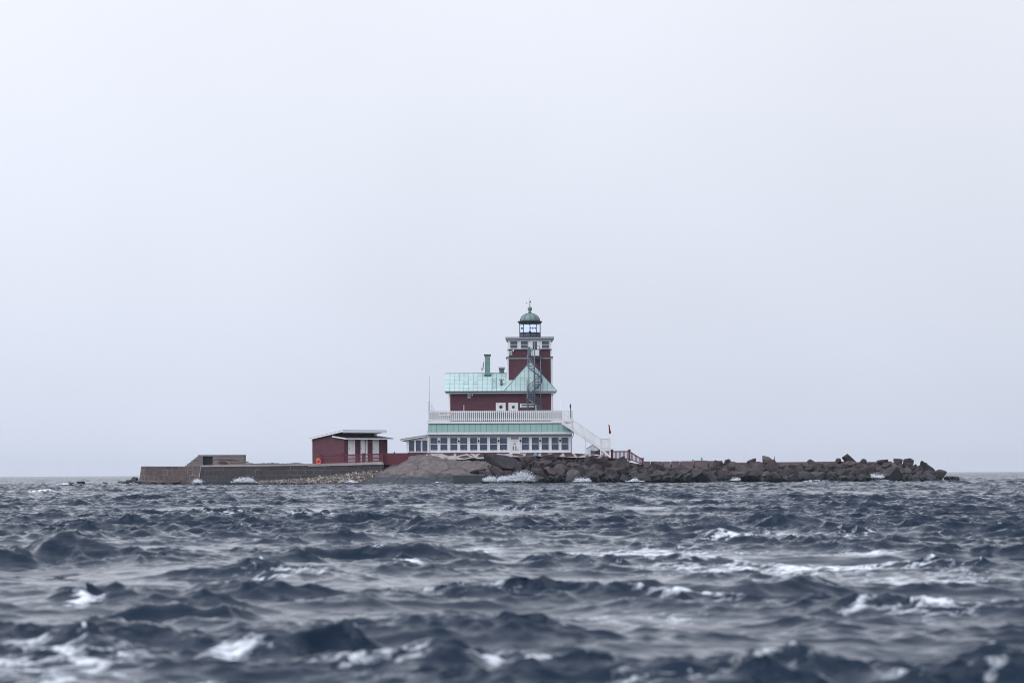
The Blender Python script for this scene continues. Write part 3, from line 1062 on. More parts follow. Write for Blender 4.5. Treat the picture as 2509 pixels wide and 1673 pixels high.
for a in WIN_L:
    window(house, a, a + 17.1, 1072.2, 1102.4, Y0, bars=(1087.4,), fw=0.9)
for a in WIN_R:
    window(house, a, a + 17.2, 1071.4, 1101.8, Y0, bars=(1086.7,), fw=0.9)
for xx, yy in [(1075.6, 1081.0), (1124.3, 1080.3), (1172.7, 1080), (1221.4, 1079.7), (1275.0, 1079.2), (1323.5, 1079), (1372.3, 1078.8)]:
    p = P(xx, yy, Y0)
    MB().lathe((p.x, Y0 - 0.12, p.z - 0.14), [(0.03, 0.30), (0.10, 0.22), (0.085, 0.02), (0.03, 0)], 10).box(p.x - 0.03, p.x + 0.03, Y0 - 0.08, Y0 - 0.002, p.z + 0.02, p.z + 0.10).build('wall_lamp', M['iron'], house)

# --- entrance: frame, transom of three panes, door leaf with fan light and two slits
fr = MB()
r = R(1247.5, 1251.6, 1071, 1123, Y0); fr.rect(r, Y0 - 0.06, Y0 + 0.15)
r = R(1271.0, 1273.9, 1071, 1123, Y0); fr.rect(r, Y0 - 0.06, Y0 + 0.15)
r = R(1251.6, 1271.0, 1071, 1072.6, Y0); fr.rect(r, Y0 - 0.05, Y0 + 0.15)
r = R(1251.6, 1271.0, 1075.6, 1080, Y0); fr.rect(r, Y0 - 0.05, Y0 + 0.15)
door = fr.build('door', M['white'], house)
r = R(1251.6, 1271.0, 1080, 1123, Y0)
MB().rect(r, Y0 - 0.01, Y0 + 0.05).build('door_leaf', M['white_boards'], door)
for a in (1251.6, 1258.2, 1264.6):
    r = R(a + 0.3, a + 6.0, 1072.7, 1075.5, Y0)
    MB().rect(r, Y0 - 0.02, Y0 + 0.02).build('transom_pane', M['dark_glass'], door)
for a in (1256.3, 1262.9):
    r = R(a, a + 2.4, 1092.5, 1102.8, Y0)
    MB().rect(r, Y0 - 0.025, Y0 - 0.011).build('door_glass', M['dark_glass'], door)
arc = MB()
c = P(1260.9, 1090, Y0)
for k in range(6):
    a0, a1 = math.pi * (0.17 + 0.66 * k / 6), math.pi * (0.17 + 0.66 * (k + 1) / 6)
    pts = [(c.x + q * math.cos(t), c.z + q * math.sin(t)) for q, t in ((0.15, a0), (0.23, a0), (0.23, a1), (0.15, a1))]
    arc.prism(pts[::-1], Y0 - 0.025, Y0 - 0.011)
arc.build('fan_light', M['dark_glass'], door)
p = P(1269.2, 1101.2, Y0)
MB().box(p.x - 0.03, p.x + 0.03, Y0 - 0.06, Y0 - 0.012, p.z - 0.08, p.z + 0.08).box(p.x - 0.11, p.x, Y0 - 0.10, Y0 - 0.061, p.z - 0.02, p.z + 0.02).build('door_handle', M['steel'], door)

# --- green skirt roof round the terrace, with standing seams
sk = MB()
A, B = P(1049.5, 1037.6, Y0), P(1379.5, 1036.9, Y0)
C_, D_ = P(1047.5, 1058.0, Y0), P(1405.2, 1057.2, Y0)
yt, yb = Y0 + 0.15, Y0 - 0.42
zt, zbm = P(1225, 1037.3, Y0).z, P(1225, 1057.6, Y0).z
zmid = P(1405, 1048, Y0).z
xmid = P(1405.2, 1048, Y0).x
front = [(C_.x, yb, zbm), (D_.x, yb, zbm), (xmid, yb + 0.57 * (zmid - zbm) / (zt - zbm), zmid), (B.x, yt, zt), (A.x, yt, zt)]
back = [(x, y + 0.25, z) for x, y, z in front]
sk.add(front + back, [(0, 1, 2, 3, 4), (9, 8, 7, 6, 5), (0, 5, 6, 1), (1, 6, 7, 2), (2, 7, 8, 3), (3, 8, 9, 4), (4, 9, 5, 0)])
for k in range(26):
    xx = P(1049.5 + 6.5 + 13.55 * k, 1047, Y0).x
    ztop = zt
    if xx > B.x:
        ztop = zt + (zmid - zt) * (xx - B.x) / (xmid - B.x)
    yy = yb + (yt - yb) * (ztop - zbm) / (zt - zbm)
    sk.bar((xx, yb - 0.012, zbm + 0.01), (xx, yy - 0.012, ztop - 0.01), 0.035, 0.035, 1)
sk.build('skirt_roof', [M['copper_mid'], M['seam_dark']], house)
r = R(1047.0, 1405.5, 1057.9, 1060.2, Y0)
MB().rect(r, Y0 - 0.50, Y0 - 0.2).build('drip_edge', M['copper'], house)
# terrace deck edge
r = R(1045.3, 1378.2, 1032.2, 1036.8, Y0)
MB().rect(r, Y0 - 0.02, Y0 + 0.14).build('fascia_board', M['white'], house)
r = R(1047, 1405, 1032.0, 1035.5, Y0)
MB().box(r[0], r[1], Y0 + 0.16, Y0 + 9, r[2], r[3] - 0.02).build('terrace_deck', M['soffit'], house)
# downpipes
p = P(1404.5, 1063, Y0)
q = P(1400.3, 1076, Y0)
e = P(1400.3, 1108, Y0)
MB().tube([(p.x, Y0 - 0.45, p.z), (p.x, Y0 - 0.42, p.z - 0.2), (q.x - 0.02, Y0 - 0.1, q.z), (q.x - 0.02, Y0 - 0.1, e.z)], 0.05).build('downpipe', M['soffit'], house)
p = P(1047.2, 1063, Y0)
q = P(1051.4, 1071, Y0)
e = P(1051.2, 1111, Y0)
MB().tube([(p.x, Y0 - 0.45, p.z), (p.x, Y0 - 0.42, p.z - 0.12), (q.x, Y0 - 0.12, q.z), (q.x, Y0 - 0.12, e.z)], 0.05).build('downpipe', M['white'], house)

# --- upper house
wl, wr = P(1100.0, 985, YU).x, P(1354.4, 985, YU).x
z0, z1 = P(1225, 1034, YU).z, P(1225, 962, YU).z
MB().box(wl + 0.02, wr - 0.02, YU, YU + 7.4, z0, z1).build('house_wall', M['red'], house)
for a, b_ in ((1099.6, 1103.2), (1350.4, 1354.9)):
    r = R(a, b_, 962, 1034, YU)
    MB().rect(r, YU - 0.03, YU + 0.14).build('corner_board', M['white'], house)
ze, zr = P(1160, 957.8, YU - 0.5).z, P(1160, 914.6, YU + 3.4).z
ye, yr = YU - 0.5, YU + 3.4


def roofz(y):
    return ze + (zr - ze) * (y - ye) / (yr - ye)


xe0, xr0, xr1 = P(1088.8, 957, ye).x, P(1090.2, 915, yr).x, P(1241.6, 915, yr).x
ytw = YT - 0.02
rf = MB()
rf.quad((xe0, ye, ze), (P(1250, 957, ye).x, ye, ze), (xr1, yr, zr), (xr0, yr, zr), 0.07)
rf.quad((P(1230, 957, ye).x, ye, ze - 0.004), (P(1262, 957, ye).x, ye, ze - 0.004), (P(1262, 935, ytw).x, ytw, roofz(ytw) - 0.004), (P(1230, 935, ytw).x, ytw, roofz(ytw) - 0.004), 0.06)
rf.quad((xr1, yr, zr), (xr1, yr + 3.9, ze), (xr0, yr + 3.9, ze), (xr0, yr, zr), 0.07)
for k in range(14):
    xx = P(1102 + 11.45 * k, 935, YU + 1).x
    if xx > xr1:
        break
    rf.bar((xx, ye + 0.01, ze + 0.01), (xx, yr, zr + 0.01), 0.034, 0.04, 1)
for t in (0.18, 0.4, 0.62, 0.83):
    a = Vector((xe0, ye, ze)).lerp(Vector((xr0, yr, zr)), t)
    rf.bar((a.x, a.y, a.z + 0.004), (P(1238, 935, YU + 1).x, a.y, a.z + 0.004), 0.022, 0.014, 1)
rf.bar((xr0, yr, zr + 0.02), (xr1, yr, zr + 0.02), 0.09, 0.06, 1)
roof = rf.build('roof', [M['copper'], M['seam']], house)
# snow guards, roof ladder
def on_roof(x, y):
    """point on the main roof's front slope seen at this place in the photograph"""
    t = (957.8 - y) / (957.8 - 914.6)
    Y = ye + (yr - ye) * t
    return Vector((P(x, y, Y).x, Y, roofz(Y)))


for xa, xb in ((1137.5, 1146.5), (1160.0, 1168.8)):
    for yy in (936.0, 941.5):
        m_ = MB()
        a, b_ = on_roof(xa, yy), on_roof(xb, yy)
        m_.bar(a + Vector((0, -0.03, 0.05)), b_ + Vector((0, -0.03, 0.05)), 0.03)
        for q in (a, b_):
            m_.bar(q, q + Vector((0, -0.03, 0.06)), 0.03)
        m_.build('snow_guard', M['seam'], roof)
lad = MB()
for xx in (1205.3, 1216.2):
    lad.bar(on_roof(xx, 956) + Vector((0, -0.02, 0.08)), on_roof(xx, 926) + Vector((0, -0.02, 0.08)), 0.03)
for k in range(9):
    yy = 953 - 3.1 * k
    lad.bar(on_roof(1205.3, yy) + Vector((0, -0.02, 0.08)), on_roof(1216.2, yy) + Vector((0, -0.02, 0.08)), 0.028)
lad.build('roof_ladder', M['seam'], roof)
# eaves
x_r = P(1364.5, 958, ye).x
MB().box(xe0 + 0.05, x_r, ye - 0.06, ye + 0.02, ze - 0.13, ze - 0.035).build('eaves_gutter', M['iron'], house)
MB().box(xe0 + 0.15, x_r - 0.1, ye + 0.021, YU - 0.002, ze - 0.33, ze - 0.09).build('eaves_soffit', M['soffit'], house)
p0, p1 = P(1356.5, 964, YU), P(1353.5, 1005, YU)
MB().tube([(P(1363, 961, ye).x, ye - 0.02, ze - 0.1), (p0.x + 0.1, YU - 0.25, p0.z), (p1.x + 0.05, YU - 0.06, p0.z - 0.25), (p1.x + 0.05, YU - 0.06, p1.z)], 0.045).build('downpipe', M['white'], house)

# --- hipped front roof below the tower
bl, br_, ap = P(1234.6, 957.8, ye - 0.1), P(1364.8, 957.9, ye - 0.1), P(1299.3, 885.6, YT - 0.35)
yh = YT + 4
hp = MB()
hp.tri(bl, br_, ap, 0.06)
hp.tri(ap, (bl.x, yh, bl.z), bl, 0.06)
hp.tri(br_, (br_.x, yh, br_.z), ap, 0.06)
for k in range(12):
    xx = bl.x + (k + 0.6) * 0.56
    if xx > br_.x - 0.1:
        break
    t = (xx - bl.x) / (ap.x - bl.x) if xx < ap.x else (br_.x - xx) / (br_.x - ap.x)
    a = Vector((xx, bl.y - 0.012, bl.z + 0.01))
    top = Vector((xx, bl.y + (ap.y - bl.y) * t - 0.012, bl.z + (ap.z - bl.z) * t + 0.01))
    hp.bar(a, a.lerp(top, 0.97), 0.032, 0.04, 1)
for t in (0.22, 0.45, 0.66):
    a, b_ = Vector(bl).lerp(ap, t), Vector(br_).lerp(ap, t)
    hp.bar(a + Vector((0.05, -0.01, 0.006)), b_ + Vector((-0.05, -0.01, 0.006)), 0.02, 0.014, 1)
for s in (bl, br_):
    hp.bar(Vector(s) + Vector((0, 0, 0.02)), Vector(ap) + Vector((0, 0, 0.02)), 0.07, 0.05, 1)
hp.build('hip_roof', [M['copper'], M['seam']], house)

# --- chimneys and vents
p = P(1194.6, 918, yr - 0.3)
hw = 6.5 * px
z1 = P(1194.6, 874.5, yr - 0.3).z
z2 = P(1194.6, 868.3, yr - 0.3).z
ch = MB()
ch.box(p.x - hw, p.x + hw, p.y - hw, p.y + hw, p.z - 0.6, z1)
for k in range(7):
    zz = p.z + 0.15 + k * 0.29
    ch.box(p.x - hw - 0.012, p.x + hw + 0.012, p.y - hw - 0.012, p.y + hw + 0.012, zz, zz + 0.022, 1)
ch.box(p.x - hw - 0.1, p.x + hw + 0.1, p.y - hw - 0.1, p.y + hw + 0.1, p.z - 0.62, p.z - 0.0, 1)
chim = ch.build('chimney', [M['copper_mid'], M['seam_dark']], house)
cp = MB()
w1 = 9.0 * px
cp.add([(p.x - hw, p.y - hw, z1), (p.x + hw, p.y - hw, z1), (p.x + hw, p.y + hw, z1), (p.x - hw, p.y + hw, z1),
        (p.x - w1, p.y - w1, z2 - 0.13), (p.x + w1, p.y - w1, z2 - 0.13), (p.x + w1, p.y + w1, z2 - 0.13), (p.x - w1, p.y + w1, z2 - 0.13)],
       [(0, 3, 2, 1), (4, 5, 6, 7), (0, 1, 5, 4), (1, 2, 6, 5), (2, 3, 7, 6), (3, 0, 4, 7)])
cp.box(p.x - w1 + 0.01, p.x + w1 - 0.01, p.y - w1, p.y + w1, z2 - 0.128, z2, 1)
cp.build('chimney_cap', [M['copper_mid'], M['iron']], chim)
p = P(1229.4, 916, yr + 0.4)
z1, z2 = P(1229.4, 908, p.y).z, P(1229.4, 900, p.y).z
hw, w1 = 6.0 * px, 7.7 * px
ch = MB().box(p.x - hw, p.x + hw, p.y - hw, p.y + hw, p.z - 0.4, z1)
ch.add([(p.x - hw, p.y - hw, z1), (p.x + hw, p.y - hw, z1), (p.x + hw, p.y + hw, z1), (p.x - hw, p.y + hw, z1),
        (p.x - w1, p.y - w1, z2 - 0.12), (p.x + w1, p.y - w1, z2 - 0.12), (p.x + w1, p.y + w1, z2 - 0.12), (p.x - w1, p.y + w1, z2 - 0.12)],
       [(0, 3, 2, 1), (4, 5, 6, 7), (0, 1, 5, 4), (1, 2, 6, 5), (2, 3, 7, 6), (3, 0, 4, 7)])
ch2 = ch.build('chimney', M['grey_metal'], house, label='short grey flared chimney beside the tower')
MB().box(p.x - w1 - 0.01, p.x + w1 + 0.01, p.y - w1 - 0.01, p.y + w1 + 0.01, z2 - 0.118, z2 + 0.03).build('chimney_cap', M['soffit'], ch2)
a = on_roof(1228.6, 944)
zt = P(1228.6, 928, a.y).z
vn = MB().lathe((a.x, a.y, a.z - 0.1), [(0.145, 0), (0.145, 0.62), (0.05, 0.68), (0.05, 0.80)], 12)
vn.lathe((a.x - 0.03, a.y, zt - 0.22), [(0.12, 0), (0.29, 0.02), (0.29, 0.07), (0.10, 0.10)], 12)
for s in (-1, 1):
    vn.bar((a.x + s * 0.26, a.y, zt - 0.2), (a.x + s * 0.26, a.y, zt), 0.03)
vn.bar((a.x - 0.27, a.y, zt), (a.x + 0.27, a.y, zt), 0.035)
vn.build('roof_vent', M['grey_metal'], house)

# --- tower
tl, tr = P(1244.6, 900, YT).x, P(1352.2, 900, YT).x
zt0, zt1 = P(1298, 970, YT).z, P(1298, 878, YT).z
zu = P(1298, 856, YT).z
MB().box(tl, tr, YT, YT + 5.4, zt0, zt1).box(tl + 0.06, tr - 0.06, YT + 0.06, YT + 5.34, zt1, zu).build('tower_wall', M['red'], house)
for a, b_, c0, c1, yo in ((1242.2, 1246.3, 878.9, 940, 0), (1349.6, 1354.1, 878.6, 962, 0), (1244.4, 1247.1, 856, 874.6, 0.06), (1348.6, 1351.5, 856, 874, 0.06)):
    r = R(a, b_, c0, c1, YT)
    MB().rect(r, YT - 0.03 + yo, YT + 0.16 + yo).build('corner_board', M['white'], house)
r = R(1240.2, 1355.2, 873.9, 876.2, YT)
MB().box(r[0], r[1], YT - 0.16, YT + 5.5, r[2], r[3]).build('string_course', M['iron'], house)
r = R(1242.4, 1353.8, 876.3, 878.8, YT)
MB().box(r[0], r[1], YT - 0.05, YT + 5.45, r[2], r[3]).build('belt_board', M['white'], house)
r = R(1244.7, 1350.7, 833.4, 855.8, YT)
MB().box(r[0], r[1], YT + 0.02, YT + 5.36, r[2], r[3]).build('watch_room_wall', M['white_boards'], house)
r = R(1243.6, 1352.0, 855.2, 857.0, YT)
MB().box(r[0], r[1], YT - 0.05, YT + 5.4, r[2], r[3]).build('drip_board', M['iron'], house)
r1 = R(1241.3, 1354.8, 829.8, 833.5, YT)
r2 = R(1239.0, 1357.2, 826.3, 829.8, YT)
MB().box(r1[0], r1[1], YT - 0.16, YT + 5.6, r1[2], r1[3]).box(r2[0], r2[1], YT - 0.32, YT + 5.75, r2[2], r2[3]).build('cornice', M['soffit'], house)
MB().box(r2[0] - 0.03, r2[1] + 0.03, YT - 0.35, YT + 5.78, r2[3] + 0.002, r2[3] + 0.03).build('tower_roof', M['grey_metal'], house)
for a, b_ in ((1250.4, 1267.6), (1276.0, 1293.3), (1327.6, 1345.0)):
    window(house, a, b_, 835.6, 852.8, YT + 0.02, bars=(844.3,), fw=0.9, pane=M['dark_glass'])
r = R(1301.0, 1320.8, 834.2, 871.8, YT)
td = MB().rect(r, YT - 0.035, YT + 0.018).build('tower_door', M['white'], house)
r = R(1305.2, 1315.6, 836.4, 856.2, YT)
MB().rect(r, YT - 0.05, YT - 0.036).build('door_glass', M['dark_glass'], td)
p = P(1302.3, 853, YT)
MB().box(p.x - 0.02, p.x + 0.06, YT - 0.08, YT - 0.036, p.z - 0.04, p.z + 0.04).build('door_handle', M['iron'], td)

# --- lantern
YL = YT + 2.7
cL = P(1298.6, 826, YL)
zA, zB = P(1298.6, 826, YL).z, P(1298.6, 815.7, YL).z
zC, zD = P(1298.6, 793.2, YL).z, P(1298.6, 787.2, YL).z
RL = 27.2 * px
NG = 10
ring = [(RL * math.cos(math.pi / 2 + 2 * math.pi * k / NG), RL * math.sin(math.pi / 2 + 2 * math.pi * k / NG)) for k in range(NG)]


def ringbox(mb, rad, za, zb_, th, mi=0):
    for k in range(NG):
        a0 = -math.pi / 2 + 2 * math.pi * k / NG
        a1 = -math.pi / 2 + 2 * math.pi * (k + 1) / NG
        v = []
        for q in (rad, rad - th):
            for t in (a0, a1):
                v.append((cL.x + q * math.cos(t), cL.y + q * math.sin(t)))
        mb.add([(x, y, za) for x, y in v] + [(x, y, zb_) for x, y in v],
               [(0, 2, 3, 1), (4, 5, 7, 6), (0, 1, 5, 4), (2, 6, 7, 3), (1, 3, 7, 5), (0, 4, 6, 2)], mi)


lp = MB()
ringbox(lp, RL - 0.05, zA + 0.02, zB, 0.04)
lp.build('lantern_parapet', M['iron_panel'], house)
post = MB()
for k in range(NG):
    t = -math.pi / 2 + 2 * math.pi * k / NG
    x, y = cL.x + RL * math.cos(t), cL.y + RL * math.sin(t)
    post.tube([(x, y, zA), (x, y, zC)], 0.038, 6)
    post.bar((x, y, zC - 0.16), (x + 0.07 * -math.sin(t), y + 0.07 * math.cos(t), zC), 0.035)
    post.bar((x, y, zC - 0.16), (x - 0.07 * -math.sin(t), y - 0.07 * math.cos(t), zC), 0.035)
ringbox(post, RL + 0.03, zB - 0.02, zB + 0.04, 0.08)
ringbox(post, RL + 0.01, zA, zA + 0.06, 0.1)
post.build('lantern_frame', M['iron'], house)
lg = MB()
for k in range(NG):
    a0 = -math.pi / 2 + 2 * math.pi * k / NG
    a1 = -math.pi / 2 + 2 * math.pi * (k + 1) / NG
    q = RL - 0.03
    lg.add([(cL.x + q * math.cos(a0), cL.y + q * math.sin(a0), zB + 0.05), (cL.x + q * math.cos(a1), cL.y + q * math.sin(a1), zB + 0.05),
            (cL.x + q * math.cos(a1), cL.y + q * math.sin(a1), zC), (cL.x + q * math.cos(a0), cL.y + q * math.sin(a0), zC)], [(0, 1, 2, 3)])
lg.build('lantern_glass', M['lantern_glass'], house)
for k, ts in ((0, (0.12, 0.38, 0.62, 0.86)), (8, (0.45, 0.72))):
    a0 = -math.pi / 2 + 2 * math.pi * k / NG
    a1 = -math.pi / 2 + 2 * math.pi * (k + 1) / NG
    for t in ts:
        x = cL.x + (RL - 0.02) * (math.cos(a0) * (1 - t) + math.cos(a1) * t)
        y = cL.y + (RL - 0.02) * (math.sin(a0) * (1 - t) + math.sin(a1) * t) - 0.03
        zz = P(1298, 805, YL).z
        mk = MB()
        mk.add([(x + 0.075 * math.cos(q * math.pi / 5), y - 0.01, zz + 0.11 * math.sin(q * math.pi / 5)) for q in range(10)] +
               [(x + 0.075 * math.cos(q * math.pi / 5), y + 0.01, zz + 0.11 * math.sin(q * math.pi / 5)) for q in range(10)],
               [list(range(10)), list(range(19, 9, -1))] + [(q, q + 10, (q + 1) % 10 + 10, (q + 1) % 10) for q in range(10)])
        mk.build('glass_marking', M['ink'], house)

lens = MB()
for s in (0.55, 0.4, 0.25):
    lens.lathe((cL.x, cL.y, zB + 0.1), [(0.20 * s + 0.03, 0.0), (0.20 * s + 0.03, 0.14)], 12)
lens.tube([(cL.x, cL.y, zA), (cL.x, cL.y, zB + 0.12)], 0.06, 8)
lens.build('lamp_pedestal', M['iron_panel'], house)
cn_ = MB().lathe((cL.x, cL.y, 0), [(RL + 0.02, zC - 0.02), (RL + 0.05, zC + 0.06), (RL + 0.20, zD - 0.06), (RL + 0.20, zD), (RL - 0.1, zD + 0.01)], 20, smooth=False)
cn_.build('lantern_eaves', M['iron'], house)
zE = P(1298.6, 767.5, YL).z
hd = zE - zD
dm = MB()
prof = []
RD = 25.6 * px
for k in range(11):
    t = k / 10 * math.pi / 2 * 0.93
    prof.append((RD * math.cos(t), zD + hd * math.sin(t) / math.sin(math.pi / 2 * 0.93)))
zF, zG = P(1298.6, 763, YL).z, P(1298.6, 762, YL).z
prof += [(4.6 * px, zE + 0.08), (3.4 * px, zF + 0.08)]
dm.lathe((cL.x, cL.y, 0), prof, 40)
for k in range(NG):
    t = -math.pi / 2 + 2 * math.pi * k / NG
    pts = [(cL.x + (q + 0.015) * math.cos(t), cL.y + (q + 0.015) * math.sin(t), z) for q, z in prof[:-2]]
    dm.tube(pts, 0.04, 6, 1)
dome = dm.build('dome', [M['copper_dark'], M['seam_dark']], house)
zc = P(1298.6, 756.4, YL).z
sp = MB()
sp.lathe((cL.x, cL.y, 0), [(5.7 * px * math.cos(t), zc + 5.7 * px * math.sin(t)) for t in [(-1 + k / 6) * math.pi / 2 * 0.98 for k in range(13)]], 20)
sp.lathe((cL.x, cL.y, 0), [(3.4 * px, zF), (3.0 * px, zF + 0.12), (3.6 * px, zF + 0.2)], 16)
sp.build('finial_ball', M['copper_dark'], dome)
zs = P(1298.6, 728.4, YL).z
vz = P(1298.6, 740, YL).z
wv = MB().tube([(cL.x, cL.y, zc + 0.2), (cL.x, cL.y, vz - 0.2)], 0.045, 6).tube([(cL.x, cL.y, vz - 0.2), (cL.x, cL.y, zs)], 0.03, 6, r2=0.008)
wv.bar((cL.x - 0.42, cL.y, vz - 0.15), (cL.x + 0.22, cL.y, vz - 0.15), 0.018)
wv.bar((cL.x, cL.y - 0.35, vz - 0.15), (cL.x, cL.y + 0.35, vz - 0.15), 0.018)
wv.box(cL.x - 0.45, cL.x - 0.37, cL.y - 0.01, cL.y + 0.01, vz - 0.19, vz - 0.08)
wv.prism([(cL.x + 0.02, vz - 0.05), (cL.x + 0.15, vz - 0.05), (cL.x + 0.17, vz + 0.1), (cL.x + 0.02, vz + 0.14)], cL.y - 0.012, cL.y + 0.012)
wv.bar((cL.x - 0.16, cL.y, vz + 0.05), (cL.x + 0.02, cL.y, vz + 0.05), 0.02)
wv.build('weather_vane', M['iron'], dome)

# --- terrace level doors with portholes and the long window
for a, b_, pxc, kind in ((1215.0, 1238.9, 1227.0, 0), (1245.7, 1269.5, 1257.6, 1)):
    r = R(a, b_, 986.5, 1030, YU)
    i = R(a + 2.2, b_ - 2.2, 988.7, 1030, YU)
    m_ = MB().box(r[0], i[0], YU - 0.06, YU - 0.003, r[2], r[3]).box(i[1], r[1], YU - 0.06, YU - 0.003, r[2], r[3]).box(i[0], i[1], YU - 0.06, YU - 0.003, i[3], r[3])
    d_ = m_.build('terrace_door', M['white'], house)
    MB().rect(i, YU - 0.035, YU - 0.004).build('door_leaf', M['soffit'] if False else M['white_boards'], d_)
    c = P(pxc, 997, YU)
    cyl = [(c.x + 0.19 * math.cos(2 * math.pi * k / 18), c.z + 0.19 * math.sin(2 * math.pi * k / 18)) for k in range(18)]
    MB().prism(cyl, YU - 0.06, YU - 0.036).build('porthole', M['dark_glass'], d_)
    if kind == 0:       # hanging plant-like ornament in front of the porthole
        o_ = MB()
        for k in range(7):
            t = math.pi * (0.95 - 0.32 * k)
            o_.bar((c.x, YU - 0.075, c.z + 0.05), (c.x + 0.24 * math.cos(t), YU - 0.08, c.z + 0.05 + 0.22 * math.sin(t)), 0.05)
        o_.build('door_ornament', M['iron'], d_)
r = R(1274.0, 1312.0, 988.6, 998.4, YU)
i1, i2 = R(1277.5, 1309.5, 990.2, 993.3, YU), R(1277.5, 1309.5, 994.9, 996.9, YU)
m_ = MB().rect(r, YU - 0.05, YU - 0.003)
wd = m_.build('window', M['white'], house)
for i in (i1, i2):
    MB().rect(i, YU - 0.062, YU - 0.051).build('pane', M['dark_glass'], wd)
for xx, yy, Y in ((1157.2, 967.2, YU), (1257.8, 858.6, YT + 0.06)):
    p = P(xx, yy, Y)
    MB().lathe((p.x, Y - 0.11, p.z - 0.14), [(0.04, 0), (0.09, 0.05), (0.09, 0.2), (0.03, 0.26)], 10).box(p.x - 0.03, p.x + 0.03, Y - 0.1, Y - 0.002, p.z + 0.0, p.z + 0.06).build('wall_lamp', M['white'], house)

# --- low annex on the left end
YA = Y0 + 0.6
xa0, xa1 = P(996.5, 1095, YA).x, P(1049, 1095, YA).x
za, zb = P(1022, 1107.8, YA).z, P(1022, 1121, YA).z
an = MB()
tops = lambda x: P(0, 0, YA).z
zl, zr_ = P(996.5, 1078.5, YA).z, P(1048, 1072, YA).z
aw = [(1002.3, 1014.8), (1018.9, 1031.0), (1034.8, 1047.0)]
ed = [996.2] + [v for ab in aw for v in ab] + [1050]
for k in range(0, len(ed), 2):
    r = R(ed[k], ed[k + 1], 1070, 1108, YA)
    an.box(r[0], r[1], YA, YA + 0.15, za, zl + (zr_ - zl) * (0.5 * (r[0] + r[1]) - xa0) / (xa1 - xa0))
an.prism([(xa0, P(1022, 1078, YA).z), (xa1, P(1022, 1078, YA).z), (xa1, zr_), (xa0, zl)], YA + 0.01, YA + 0.14)
an.box(xa0, xa1, YA + 0.01, YA + 0.16, za - 0.02, P(1022, 1106, YA).z)
an.box(xa0, xa0 + 0.15, YA + 0.15, YA + 6, za, zl)
an.box(xa0, xa1, YA + 5.9, YA + 6, za, zl)
an.build('annex_wall', M['white'], house)
MB().box(xa0 + 0.2, xa1, YA + 0.5, YA + 0.58, za, zl).box(xa0 + 0.2, xa1, YA + 0.2, YA + 0.8, za - 0.01, za + 0.03).build('annex_interior', M['room'], house)
for a, b_ in aw:
    window(house, a, b_, 1078.5, 1105.3, YA, fw=0.6)
r = R(999.8, 1049.5, 1107.7, 1123, YA)
MB().box(r[0], r[1], YA + 0.02, YA + 6, r[2] - 0.3, r[3]).build('annex_base', M['red'], house)
r = R(996.8, 999.9, 1107.7, 1122.5, YA)
MB().box(r[0], r[1], YA - 0.02, YA + 0.16, r[2], r[3]).build('corner_board', M['white'], house)
e0, e1 = P(982.3, 1076.3, YA - 0.45), P(1045, 1066.3, YA - 0.45)
ar = MB()
ar.add([(e0.x, YA - 0.45, e0.z - 0.16), (e1.x, YA - 0.45, e1.z - 0.16), (e1.x, YA - 0.45, e1.z), (e0.x, YA - 0.45, e0.z),
        (e0.x, YA + 6.2, e0.z - 0.16), (e1.x, YA + 6.2, e1.z - 0.16), (e1.x, YA + 6.2, e1.z), (e0.x, YA + 6.2, e0.z)],
       [(0, 1, 2, 3), (7, 6, 5, 4), (0, 4, 5, 1), (1, 5, 6, 2), (2, 6, 7, 3), (3, 7, 4, 0)])
ar.build('annex_fascia', M['white'], house)
ar = MB()
ar.add([(e0.x - 0.03, YA - 0.5, e0.z + 0.004), (e1.x, YA - 0.5, e1.z + 0.004), (e1.x, YA - 0.5, e1.z + 0.07), (e0.x - 0.03, YA - 0.5, e0.z + 0.07),
        (e0.x - 0.03, YA + 6.3, e0.z + 0.004), (e1.x, YA + 6.3, e1.z + 0.004), (e1.x, YA + 6.3, e1.z + 0.07), (e0.x - 0.03, YA + 6.3, e0.z + 0.07)],
       [(0, 1, 2, 3), (7, 6, 5, 4), (0, 4, 5, 1), (1, 5, 6, 2), (2, 6, 7, 3), (3, 7, 4, 0)])
ar.build('annex_roof', M['copper_dark'], house)
MB().box(e0.x - 0.14, e0.x - 0.035, YA - 0.5, YA + 6.2, e0.z - 0.12, e0.z - 0.03).prism([(e0.x + 0.05, e0.z - 0.17), (xa0, e0.z - 0.17), (xa0, e0.z - 0.34)], YA + 0.5, YA + 0.7).build('gutter', M['soffit'], house)

# ------------------------------------------------------------------ terrace fence
fence = thing('picket_fence', 'long white picket fence round the terrace above the green skirt roof', 'fence', P(1210, 1032, Y0 + 0.3))
yf = Y0 + 0.12
pk = MB()
n = 67
zt_, zb_ = P(1210, 1006.6, yf).z, P(1210, 1031.4, yf).z
x0f, x1f = P(1048.8, 1020, yf).x, P(1374.5, 1020, yf).x
for k in range(n):
    xx = x0f + (x1f - x0f) * (k + 0.5) / n
    jz = random.uniform(-0.006, 0.006)
    pk.prism([(xx - 0.074, zb_ + 0.06), (xx, zb_ - 0.01), (xx + 0.074, zb_ + 0.06), (xx + 0.074, zt_ + jz), (xx - 0.074, zt_ + jz)], yf - 0.02, yf)
pickets = pk.build('pickets', M['white'], fence)
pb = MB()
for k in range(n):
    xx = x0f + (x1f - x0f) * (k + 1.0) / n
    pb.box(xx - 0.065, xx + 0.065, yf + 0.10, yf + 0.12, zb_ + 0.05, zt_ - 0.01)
pb.build('shade_grey_slats', M['grey_metal'], fence)  # dark grey stands in for the shade seen between the white pickets
rl = MB().box(x0f - 0.02, x1f, yf + 0.002, yf + 0.07, zt_ - 0.16, zt_ - 0.06).box(x0f, x1f, yf + 0.002, yf + 0.07, zb_ + 0.16, zb_ + 0.26)
